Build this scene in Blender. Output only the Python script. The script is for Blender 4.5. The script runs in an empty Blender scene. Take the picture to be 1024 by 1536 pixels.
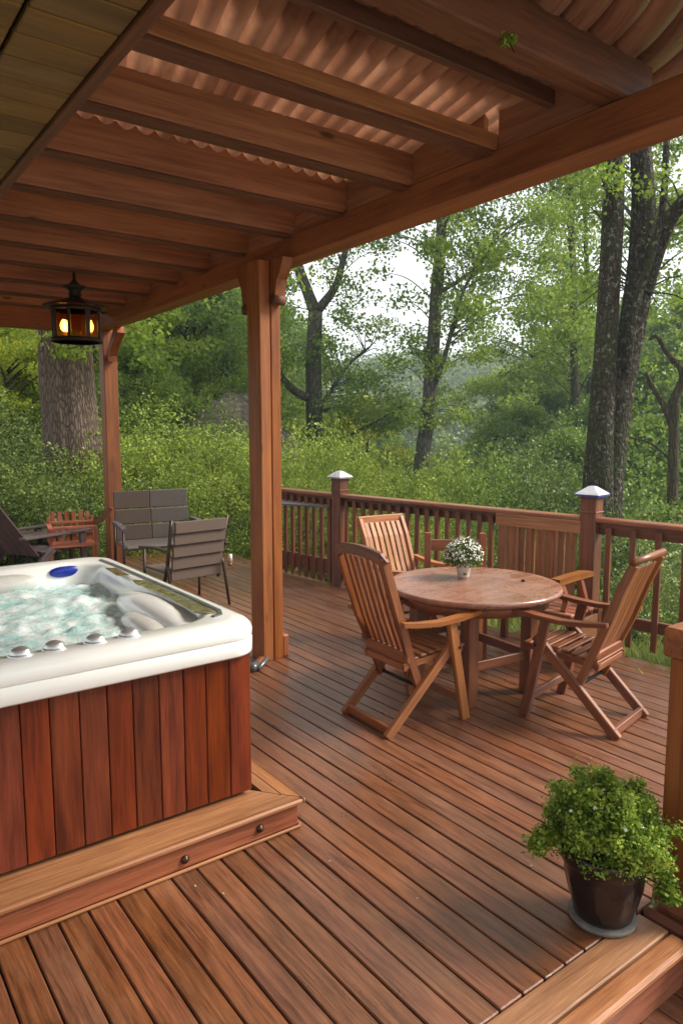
import bpy, math, random
import numpy as np
from mathutils import Vector, Matrix, noise as mnoise
random.seed(7); RNG = np.random.default_rng(11)
R = math.radians
C = bpy.context.scene.collection
sc = bpy.context.scene

# ------------------------------------------------------------------ camera
H = 1.75; FPX = 1081.0; PITCH = math.atan(128/1081); YAW = R(36.72)
cf = Vector((math.sin(YAW)*math.cos(PITCH), math.cos(YAW)*math.cos(PITCH), -math.sin(PITCH)))
cr = Vector((math.cos(YAW), -math.sin(YAW), 0)); cu = cr.cross(cf)
cam = bpy.data.objects.new('camera', bpy.data.cameras.new('camera')); C.objects.link(cam)
cam.location = (0, 0, H); cam.rotation_euler = (math.pi/2-PITCH, 0, -YAW)
cam.data.sensor_fit = 'VERTICAL'; cam.data.sensor_height = 36; cam.data.lens = 36*FPX/1536
cam.data.clip_end = 2000; cam.data.clip_start = .05
sc.camera = cam

def far(px, py, D):
    """ground-plan distance D along the sight line through a photo pixel"""
    d = cf*FPX + cr*(px-512) - cu*(py-768)
    h = math.hypot(d.x, d.y)
    return Vector((0, 0, H)) + d*(D/h)

# ------------------------------------------------------------------ materials
def newmat(name):
    m = bpy.data.materials.new(name); m.use_nodes = True
    nt = m.node_tree; nt.nodes.clear()
    o = nt.nodes.new('ShaderNodeOutputMaterial'); b = nt.nodes.new('ShaderNodeBsdfPrincipled')
    nt.links.new(b.outputs[0], o.inputs[0])
    return m, nt, b, o
def N(nt, t, **k):
    n = nt.nodes.new(t)
    for a, v in k.items():
        if a.startswith('i_'):
            n.inputs[a[2:].replace('_', ' ')].default_value = v
        else: setattr(n, a, v)
    return n
def L(nt, a, b): nt.links.new(a, b)
def ramp(nt, fac, stops):
    r = nt.nodes.new('ShaderNodeValToRGB'); e = r.color_ramp.elements
    while len(e) < len(stops): e.new(.5)
    for i, (p, c) in enumerate(stops):
        e[i].position = p; e[i].color = (*c, 1) if len(c) == 3 else c
    L(nt, fac, r.inputs[0]); return r.outputs[0]
def mixc(nt, fac, a, b, mode='MIX'):
    m = nt.nodes.new('ShaderNodeMix'); m.data_type = 'RGBA'; m.blend_type = mode
    if isinstance(fac, float): m.inputs[0].default_value = fac
    else: L(nt, fac, m.inputs[0])
    for i, v in ((6, a), (7, b)):
        if isinstance(v, tuple): m.inputs[i].default_value = (*v, 1)
        else: L(nt, v, m.inputs[i])
    return m.outputs[2]
def math_(nt, op, a, b=None):
    m = nt.nodes.new('ShaderNodeMath'); m.operation = op
    for i, v in ((0, a), (1, b)):
        if v is None: continue
        if isinstance(v, (int, float)): m.inputs[i].default_value = v
        else: L(nt, v, m.inputs[i])
    return m.outputs[0]
def bump(nt, h, b, s=.3, d=.01):
    n = N(nt, 'ShaderNodeBump'); n.inputs['Strength'].default_value = s; n.inputs['Distance'].default_value = d
    L(nt, h, n.inputs['Height']); L(nt, n.outputs[0], b.inputs['Normal']); return n

def wood(name, dark, light, rough=.5, grain=(2.6, 52., 52.), tone=.35, knots=.0, wear=None, bumps=.35, spec=.4, coat=0., fine=1.):
    m, nt, b, o = newmat(name)
    at = N(nt, 'ShaderNodeAttribute', attribute_name='gc'); rn = N(nt, 'ShaderNodeAttribute', attribute_name='rnd')
    vm = N(nt, 'ShaderNodeVectorMath', operation='MULTIPLY'); vm.inputs[1].default_value = grain; L(nt, at.outputs['Vector'], vm.inputs[0])
    n1 = N(nt, 'ShaderNodeTexNoise', i_Scale=1., i_Detail=7., i_Roughness=.62, i_Distortion=.5); L(nt, vm.outputs[0], n1.inputs['Vector'])
    vm2 = N(nt, 'ShaderNodeVectorMath', operation='MULTIPLY'); vm2.inputs[1].default_value = (grain[0]*.5, grain[1]*.16, grain[2]*.16); L(nt, at.outputs['Vector'], vm2.inputs[0])
    n2 = N(nt, 'ShaderNodeTexNoise', i_Scale=1., i_Detail=3., i_Distortion=1.2); L(nt, vm2.outputs[0], n2.inputs['Vector'])
    vm3 = N(nt, 'ShaderNodeVectorMath', operation='MULTIPLY'); vm3.inputs[1].default_value = (grain[0]*4, grain[1]*5, grain[2]*5); L(nt, at.outputs['Vector'], vm3.inputs[0])
    n3 = N(nt, 'ShaderNodeTexNoise', i_Scale=1., i_Detail=2.); L(nt, vm3.outputs[0], n3.inputs['Vector'])
    s = math_(nt, 'ADD', math_(nt, 'MULTIPLY', n1.outputs[0], .56*fine), math_(nt, 'MULTIPLY', n2.outputs[0], .26))
    s = math_(nt, 'ADD', s, math_(nt, 'MULTIPLY', n3.outputs[0], .22))
    col = ramp(nt, s, [(.40, dark), (.52, tuple((a+c)/2 for a, c in zip(dark, light))), (.645, light)])
    hs = N(nt, 'ShaderNodeHueSaturation'); L(nt, col, hs.inputs['Color'])
    oi = N(nt, 'ShaderNodeObjectInfo')
    r2 = math_(nt, 'FRACT', math_(nt, 'ADD', rn.outputs['Fac'], oi.outputs['Random']))
    L(nt, math_(nt, 'ADD', math_(nt, 'MULTIPLY', r2, tone*1.1), 1-tone*.55), hs.inputs['Value'])
    L(nt, math_(nt, 'ADD', math_(nt, 'MULTIPLY', math_(nt, 'FRACT', math_(nt, 'MULTIPLY', r2, 7.3)), .007), .4965), hs.inputs['Hue'])
    L(nt, math_(nt, 'ADD', math_(nt, 'MULTIPLY', math_(nt, 'FRACT', math_(nt, 'MULTIPLY', r2, 3.7)), .12), .94), hs.inputs['Saturation'])
    col = hs.outputs[0]
    if knots:
        vk = N(nt, 'ShaderNodeVectorMath', operation='MULTIPLY'); vk.inputs[1].default_value = (2.2, 7., 7.); L(nt, at.outputs['Vector'], vk.inputs[0])
        vo = N(nt, 'ShaderNodeTexVoronoi', i_Scale=1.); L(nt, vk.outputs[0], vo.inputs['Vector'])
        k = ramp(nt, vo.outputs['Distance'], [(0, (1, 1, 1)), (.07, (.9, .9, .9)), (.13, (0, 0, 0))])
        col = mixc(nt, math_(nt, 'MULTIPLY', k, knots), col, tuple(c*.35 for c in dark))
    rr = math_(nt, 'ADD', math_(nt, 'MULTIPLY', n2.outputs[0], .3), rough-.15)
    if wear:
        ge = N(nt, 'ShaderNodeNewGeometry')
        vw = N(nt, 'ShaderNodeVectorMath', operation='MULTIPLY'); vw.inputs[1].default_value = (3.5, 1.3, 2.); L(nt, ge.outputs['Position'], vw.inputs[0])
        nw = N(nt, 'ShaderNodeTexNoise', i_Scale=1.6, i_Detail=9., i_Roughness=.68); L(nt, vw.outputs[0], nw.inputs['Vector'])
        wf = ramp(nt, nw.outputs[0], [(.5, (0, 0, 0)), (.68, (1, 1, 1))])
        col = mixc(nt, math_(nt, 'MULTIPLY', wf, math_(nt, 'ADD', math_(nt, 'MULTIPLY', n1.outputs[0], .9), -.12)), col, wear)
        nd = N(nt, 'ShaderNodeTexNoise', i_Scale=.9, i_Detail=5.); L(nt, ge.outputs['Position'], nd.inputs['Vector'])
        col = mixc(nt, ramp(nt, nd.outputs[0], [(.5, (0, 0, 0)), (.75, (.35, .35, .35))]), col, tuple(c*.7 for c in dark))
        rr = math_(nt, 'ADD', rr, math_(nt, 'MULTIPLY', math_(nt, 'ADD', nw.outputs[0], -.5), .5))
    L(nt, col, b.inputs['Base Color']); L(nt, rr, b.inputs['Roughness'])
    b.inputs['Specular IOR Level'].default_value = spec
    b.inputs['Coat Weight'].default_value = coat; b.inputs['Coat Roughness'].default_value = .25
    bump(nt, math_(nt, 'ADD', n1.outputs[0], math_(nt, 'MULTIPLY', n3.outputs[0], .5)), b, bumps, .004)
    return m

def plain(name, col, rough=.5, metal=0., nz=.12, scale=8., spec=.5, bs=.1, coat=0., trans=0.):
    m, nt, b, o = newmat(name)
    tc = N(nt, 'ShaderNodeTexCoord')
    n = N(nt, 'ShaderNodeTexNoise', i_Scale=scale, i_Detail=6., i_Roughness=.6); L(nt, tc.outputs['Object'], n.inputs['Vector'])
    c = ramp(nt, n.outputs[0], [(.3, tuple(x*(1-nz*2) for x in col)), (.7, tuple(min(1, x*(1+nz)) for x in col))])
    L(nt, c, b.inputs['Base Color']); b.inputs['Metallic'].default_value = metal
    L(nt, math_(nt, 'ADD', math_(nt, 'MULTIPLY', n.outputs[0], .2), rough-.1), b.inputs['Roughness'])
    b.inputs['Specular IOR Level'].default_value = spec; b.inputs['Coat Weight'].default_value = coat
    b.inputs['Transmission Weight'].default_value = trans
    if bs: bump(nt, n.outputs[0], b, bs, .004)
    return m

def leafmat(name, c1, c2, c3, trans=.35, scale=.8, rough=.5):
    m, nt, b, o = newmat(name)
    ge = N(nt, 'ShaderNodeNewGeometry'); oi = N(nt, 'ShaderNodeObjectInfo')
    n = N(nt, 'ShaderNodeTexNoise', i_Scale=scale, i_Detail=3.); L(nt, ge.outputs['Position'], n.inputs['Vector'])
    f = math_(nt, 'ADD', math_(nt, 'MULTIPLY', ge.outputs['Random Per Island'], .5), math_(nt, 'MULTIPLY', n.outputs[0], .8))
    f = math_(nt, 'ADD', f, math_(nt, 'MULTIPLY', oi.outputs['Random'], .2))
    col = ramp(nt, f, [(.35, c1), (.75, c2), (1.05, c3)])
    L(nt, col, b.inputs['Base Color']); b.inputs['Roughness'].default_value = rough; b.inputs['Specular IOR Level'].default_value = .35
    t = N(nt, 'ShaderNodeBsdfTranslucent')
    L(nt, mixc(nt, .5, col, (.5, .62, .08), 'MULTIPLY'), t.inputs[0]); 
    gm = N(nt, 'ShaderNodeGamma'); gm.inputs[1].default_value = .8; L(nt, col, gm.inputs[0]); L(nt, gm.outputs[0], t.inputs[0])
    mx = N(nt, 'ShaderNodeMixShader'); mx.inputs[0].default_value = trans
    L(nt, b.outputs[0], mx.inputs[1]); L(nt, t.outputs[0], mx.inputs[2]); L(nt, mx.outputs[0], o.inputs[0])
    return m

def barkmat(name, c1, c2, moss=None, scale=(9, 9, 1.6), strength=1., lichen=None):
    m, nt, b, o = newmat(name)
    tc = N(nt, 'ShaderNodeTexCoord')
    mp = N(nt, 'ShaderNodeVectorMath', operation='MULTIPLY'); mp.inputs[1].default_value = scale; L(nt, tc.outputs['Object'], mp.inputs[0])
    nz = N(nt, 'ShaderNodeTexNoise', i_Scale=.9, i_Detail=4.); L(nt, mp.outputs[0], nz.inputs['Vector'])
    ad = N(nt, 'ShaderNodeVectorMath', operation='ADD'); L(nt, mp.outputs[0], ad.inputs[0]); L(nt, nz.outputs['Color'], ad.inputs[1])
    v = N(nt, 'ShaderNodeTexVoronoi', feature='DISTANCE_TO_EDGE', i_Scale=1.6); L(nt, ad.outputs[0], v.inputs['Vector'])
    n2 = N(nt, 'ShaderNodeTexNoise', i_Scale=6., i_Detail=8., i_Roughness=.7); L(nt, mp.outputs[0], n2.inputs['Vector'])
    h = math_(nt, 'ADD', math_(nt, 'MINIMUM', math_(nt, 'MULTIPLY', v.outputs['Distance'], 2.2), .6), math_(nt, 'MULTIPLY', n2.outputs[0], .6))
    col = ramp(nt, h, [(.2, c1), (.85, c2)])
    if moss:
        n3 = N(nt, 'ShaderNodeTexNoise', i_Scale=2.2, i_Detail=8., i_Roughness=.7); L(nt, tc.outputs['Object'], n3.inputs['Vector'])
        col = mixc(nt, ramp(nt, n3.outputs[0], [(.46, (0, 0, 0)), (.6, (.85, .85, .85))]), col, moss)
    if lichen:
        n4 = N(nt, 'ShaderNodeTexNoise', i_Scale=14., i_Detail=7., i_Roughness=.75); L(nt, tc.outputs['Object'], n4.inputs['Vector'])
        col = mixc(nt, ramp(nt, n4.outputs[0], [(.55, (0, 0, 0)), (.64, (.8, .8, .8))]), col, lichen)
    L(nt, col, b.inputs['Base Color']); b.inputs['Roughness'].default_value = .9; b.inputs['Specular IOR Level'].default_value = .2
    bump(nt, h, b, strength, .05)
    return m

M = {}
M['deck'] = wood('deck_wood', (0.071, 0.025, 0.010), (0.252, 0.092, 0.039), rough=.36, tone=.20, knots=.5, wear=(.32, .155, .085), spec=.5, bumps=.45, grain=(3.5, 64., 64.), coat=.22)
M['deck_under'] = plain('deck_underside', (.02, .012, .009), .9)
M['step'] = wood('step_wood', (0.204, 0.077, 0.030), (0.390, 0.176, 0.074), rough=.45, tone=.12, knots=.35)
M['fascia'] = wood('fascia_wood', (0.176, 0.049, 0.022), (0.353, 0.117, 0.054), rough=.5, tone=.12, knots=.4)
M['cedar'] = wood('cedar_cladding', (0.060, 0.010, 0.004), (0.191, 0.037, 0.010), rough=.42, tone=.34, grain=(1.6, 22, 22), spec=.25, bumps=.12)
M['pergola'] = wood('pergola_wood', (0.163, 0.046, 0.013), (0.355, 0.114, 0.032), rough=.55, tone=.14, knots=.55, grain=(1.4, 26, 26))
M['rafter'] = wood('rafter_wood', (0.198, 0.070, 0.033), (0.411, 0.184, 0.086), rough=.6, tone=.22, knots=.9, grain=(1.2, 30, 30), bumps=.6)
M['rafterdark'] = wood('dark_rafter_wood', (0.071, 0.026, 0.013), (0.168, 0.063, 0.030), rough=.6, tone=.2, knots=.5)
M['rib'] = wood('roof_rib_wood', (0.315, 0.123, 0.063), (0.693, 0.334, 0.182), rough=.4, tone=.45, grain=(1.2, 16, 16), knots=.3, spec=.5)
M['ribgrey'] = wood('greyed_rib_wood', (0.080, 0.056, 0.048), (0.272, 0.200, 0.176), rough=.4, tone=.4, grain=(1.2, 16, 16))
M['ribgloss'] = wood('glossy_bent_wood', (0.176, 0.080, 0.048), (0.384, 0.208, 0.136), rough=.27, tone=.25, grain=(1.2, 14, 14), spec=.6)
def sheetmat():
    m, nt, b, o = newmat('amber_roof_sheet')
    ge = N(nt, 'ShaderNodeNewGeometry'); vm = N(nt, 'ShaderNodeVectorMath', operation='MULTIPLY'); vm.inputs[1].default_value = (2.5, 1.2, 1.)
    L(nt, ge.outputs['Position'], vm.inputs[0]); n = N(nt, 'ShaderNodeTexNoise', i_Scale=1.3, i_Detail=7., i_Roughness=.6); L(nt, vm.outputs[0], n.inputs['Vector'])
    col = ramp(nt, n.outputs[0], [(.36, (.20, .080, .040)), (.52, (.36, .165, .090)), (.66, (.52, .28, .165))])
    L(nt, col, b.inputs['Base Color']); b.inputs['Roughness'].default_value = .38
    t = N(nt, 'ShaderNodeBsdfTranslucent'); L(nt, col, t.inputs[0])
    mx = N(nt, 'ShaderNodeMixShader'); mx.inputs[0].default_value = .3; L(nt, b.outputs[0], mx.inputs[1]); L(nt, t.outputs[0], mx.inputs[2]); L(nt, mx.outputs[0], o.inputs[0])
    return m
M['sheet'] = sheetmat()
M['soffit'] = wood('soffit_pine', (0.100, 0.054, 0.011), (0.215, 0.122, 0.026), rough=.55, tone=.25, knots=.8, grain=(1.2, 14, 14))
M['rail'] = wood('railing_wood', (0.084, 0.025, 0.011), (0.237, 0.075, 0.029), rough=.38, tone=.25, knots=.3, spec=.5)
M['railtop'] = wood('rail_cap_wood', (0.149, 0.044, 0.018), (0.355, 0.123, 0.052), rough=.33, tone=.12, knots=.2, spec=.6)
M['panel'] = wood('panel_wood', (0.200, 0.077, 0.032), (0.399, 0.176, 0.077), rough=.55, tone=.25, knots=.3)
M['teak'] = wood('teak', (0.168, 0.053, 0.015), (0.375, 0.136, 0.042), rough=.42, tone=.2, grain=(2, 34, 34), spec=.5, bumps=.3)
M['teakdark'] = wood('dark_teak', (0.099, 0.028, 0.010), (0.276, 0.088, 0.029), rough=.4, tone=.2, grain=(2, 34, 34), spec=.5, bumps=.3)
M['teakpale'] = wood('pale_teak', (0.284, 0.110, 0.045), (0.525, 0.238, 0.108), rough=.5, tone=.15, grain=(2, 34, 34))
M['slate'] = plain('slate_grey', (.13, .105, .12), .45)
M['greyplastic'] = wood('weathered_lounger_wood', (.055, .035, .035), (.14, .10, .10), rough=.5)
M['sling'] = plain('taupe_sling_fabric', (.12, .082, .062), .75, nz=.1, scale=60, bs=.2)
M['slinggrey'] = plain('grey_sling_fabric', (.135, .108, .095), .6, nz=.1, scale=50)
M['bronze'] = plain('bronze_frame', (.05, .028, .022), .4, metal=.3)
M['palebar'] = plain('dull_metal_bar', (.33, .29, .28), .45, metal=.5)
M['redpaint'] = wood('red_worn_paint', (.20, .045, .02), (.50, .16, .08), rough=.5)
M['acrylic'] = plain('tub_acrylic', (.88, .88, .85), .16, nz=.03, scale=2.5, spec=.5, bs=0, coat=.4)
M['pearl'] = plain('pearl_acrylic', (.74, .73, .68), .22, nz=.10, scale=6, bs=0, coat=.3)
M['chrome'] = plain('chrome', (.74, .74, .74), .3, metal=.75, nz=.06, bs=0)
M['trim'] = plain('grey_trim', (.14, .15, .15), .3, metal=.4)
M['brass'] = plain('brass_strip', (.42, .36, .18), .25, metal=.7, nz=.3, scale=18)
M['blue'] = plain('blue_pad', (.012, .03, .34), .3, nz=.15, scale=30)
M['black'] = plain('black_iron', (.012, .010, .009), .45, metal=.5)
M['iron'] = plain('rusty_iron', (.03, .017, .012), .5, metal=.4)
M['potdark'] = plain('dark_glazed_pot', (.014, .007, .006), .25, nz=.3, scale=14, spec=.4, bs=.15, coat=.1)
M['terracotta'] = plain('brown_clay', (.17, .055, .026), .4, nz=.2, scale=9)
M['stone'] = plain('grey_saucer', (.16, .145, .13), .7, nz=.2, scale=25)
M['white'] = plain('white_ceramic', (.66, .60, .55), .35, nz=.12, scale=20)
M['soil'] = plain('soil', (.03, .02, .014), .95, nz=.4, scale=40)
M['petal'] = plain('white_petals', (.78, .77, .70), .6, nz=.05)
M['cushion'] = plain('beige_cushion', (.50, .40, .28), .8, nz=.1, scale=40)
M['capwhite'] = plain('pale_post_cap', (.60, .58, .62), .3, metal=.2, nz=.1)
M['capblue'] = plain('blue_cap_skirt', (.04, .07, .36), .35, metal=.2)
M['bolt'] = plain('bolt_bronze', (.06, .025, .014), .35, metal=.6)
M['twig'] = barkmat('twigs', (.03, .022, .012), (.07, .05, .03))
M['barkbig'] = barkmat('furrowed_bark', (.055, .036, .027), (.22, .160, .125), scale=(15, 15, 3.2), strength=.9)
M['barkgrey'] = barkmat('grey_bark', (.04, .036, .028), (.15, .135, .11), moss=(.075, .09, .03), scale=(10, 10, 2.2))
M['barkmoss'] = barkmat('mossy_bark', (.012, .009, .006), (.085, .062, .042), moss=(.040, .052, .014), scale=(14, 14, 5), lichen=(.30, .32, .25))
M['barkbrown'] = barkmat('brown_bark', (.045, .032, .02), (.13, .095, .06), moss=(.05, .06, .022), scale=(10, 10, 2))
M['leaf_a'] = leafmat('maple_leaf', (0.080, 0.152, 0.014), (0.168, 0.268, 0.025), (0.318, 0.405, 0.040), trans=.45)
M['leaf_b'] = leafmat('woodland_leaf', (0.061, 0.122, 0.016), (0.124, 0.217, 0.025), (0.231, 0.318, 0.040), trans=.35)
M['leaf_c'] = leafmat('bright_shrub_leaf', (0.116, 0.181, 0.020), (0.231, 0.325, 0.036), (0.424, 0.492, 0.071), trans=.3, scale=1.6)
M['leaf_d'] = leafmat('dark_shrub_leaf', (0.053, 0.099, 0.017), (0.116, 0.181, 0.032), (0.249, 0.305, 0.063), trans=.2, scale=1.6)
M['leaf_y'] = leafmat('yellow_green_leaf', (0.159, 0.217, 0.013), (0.302, 0.362, 0.017), (0.531, 0.550, 0.040), trans=.45)
M['leaf_far'] = leafmat('far_leaf', (0.090, 0.139, 0.056), (0.140, 0.195, 0.072), (0.215, 0.265, 0.089), trans=.2, scale=.12)
M['leaf_pot'] = leafmat('potted_leaf', (0.080, 0.159, 0.014), (0.196, 0.318, 0.024), (0.460, 0.550, 0.079), trans=.3, scale=9)
M['leaf_small'] = leafmat('daisy_leaf', (0.053, 0.102, 0.016), (0.107, 0.173, 0.028), (0.213, 0.290, 0.048), trans=.2, scale=20)
M['grassmat'] = leafmat('grass_blade', (.07, .13, .02), (.15, .22, .04), (.30, .33, .08), trans=.3, scale=2)

# water
def watermat():
    m, nt, b, o = newmat('bubbling_water')
    ge = N(nt, 'ShaderNodeNewGeometry')
    n = N(nt, 'ShaderNodeTexNoise', i_Scale=7., i_Detail=12., i_Roughness=.74, i_Distortion=.5); L(nt, ge.outputs['Position'], n.inputs['Vector'])
    n2 = N(nt, 'ShaderNodeTexNoise', i_Scale=38., i_Detail=6., i_Roughness=.7, i_Distortion=.8); L(nt, ge.outputs['Position'], n2.inputs['Vector'])
    f = math_(nt, 'ADD', math_(nt, 'MULTIPLY', n.outputs[0], .75), math_(nt, 'MULTIPLY', n2.outputs[0], .3))
    col = ramp(nt, f, [(.38, (.34, .64, .62)), (.48, (.50, .76, .74)), (.55, (.78, .90, .89)), (.62, (.96, .98, .98))])
    L(nt, col, b.inputs['Base Color']); b.inputs['Roughness'].default_value = .14; b.inputs['IOR'].default_value = 1.33
    b.inputs['Subsurface Weight'].default_value = .15; b.inputs['Subsurface Radius'].default_value = (.02, .05, .05)
    bump(nt, math_(nt, 'ADD', n.outputs[0], math_(nt, 'MULTIPLY', n2.outputs[0], .35)), b, .55, .02)
    return m
M['water'] = watermat()
def glassmat(name, col):
    m, nt, b, o = newmat(name)
    tc = N(nt, 'ShaderNodeTexCoord'); n = N(nt, 'ShaderNodeTexNoise', i_Scale=30., i_Detail=3.); L(nt, tc.outputs['Object'], n.inputs['Vector'])
    g = N(nt, 'ShaderNodeBsdfGlass'); g.inputs['Color'].default_value = (*col, 1); g.inputs['Roughness'].default_value = .05; g.inputs['IOR'].default_value = 1.12
    t = N(nt, 'ShaderNodeBsdfTransparent'); t.inputs[0].default_value = (*col, 1)
    mx = N(nt, 'ShaderNodeMixShader'); mx.inputs[0].default_value = .55; L(nt, g.outputs[0], mx.inputs[1]); L(nt, t.outputs[0], mx.inputs[2])
    bp = N(nt, 'ShaderNodeBump'); bp.inputs['Strength'].default_value = .4; L(nt, n.outputs[0], bp.inputs['Height']); L(nt, bp.outputs[0], g.inputs['Normal'])
    L(nt, mx.outputs[0], o.inputs[0]); return m
M['amber'] = glassmat('amber_glass', (.98, .76, .46))
def emit(name, col, s):
    m = bpy.data.materials.new(name); m.use_nodes = True; nt = m.node_tree; nt.nodes.clear()
    o = nt.nodes.new('ShaderNodeOutputMaterial'); e = nt.nodes.new('ShaderNodeEmission')
    e.inputs[0].default_value = (*col, 1); e.inputs[1].default_value = s; L(nt, e.outputs[0], o.inputs[0]); return m
M['bulb'] = emit('warm_bulb', (1., .55, .15), 12)
def tabletopmat():
    m = wood('table_top_wood', (.19, .070, .038), (.38, .165, .092), rough=.3, tone=.1, grain=(2., 14, 14), spec=.6, bumps=.15)
    nt = m.node_tree; b = [n for n in nt.nodes if n.type == 'BSDF_PRINCIPLED'][0]
    src = b.inputs['Base Color'].links[0].from_socket
    ge = N(nt, 'ShaderNodeNewGeometry'); n = N(nt, 'ShaderNodeTexNoise', i_Scale=4., i_Detail=9., i_Roughness=.7, i_Distortion=.6); L(nt, ge.outputs['Position'], n.inputs['Vector'])
    col = mixc(nt, ramp(nt, n.outputs[0], [(.45, (0, 0, 0)), (.62, (.6, .6, .6))]), src, (.34, .20, .150))
    L(nt, col, b.inputs['Base Color'])
    L(nt, ramp(nt, n.outputs[0], [(.35, (.16, .16, .16)), (.65, (.40, .40, .40))]), b.inputs['Roughness'])
    return m
M['tabletop'] = tabletopmat()
def groundmat():
    m, nt, b, o = newmat('leaf_litter_ground')
    ge = N(nt, 'ShaderNodeNewGeometry'); n = N(nt, 'ShaderNodeTexNoise', i_Scale=.7, i_Detail=10., i_Roughness=.7); L(nt, ge.outputs['Position'], n.inputs['Vector'])
    col = ramp(nt, n.outputs[0], [(.35, (.03, .045, .014)), (.5, (.055, .085, .022)), (.65, (.10, .12, .04))])
    L(nt, col, b.inputs['Base Color']); b.inputs['Roughness'].default_value = .95; bump(nt, n.outputs[0], b, .8, .2)
    return m
M['ground'] = groundmat()
M['gravel'] = plain('grey_scree', (.13, .105, .075), .95, nz=.45, scale=7, bs=.8)

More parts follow.
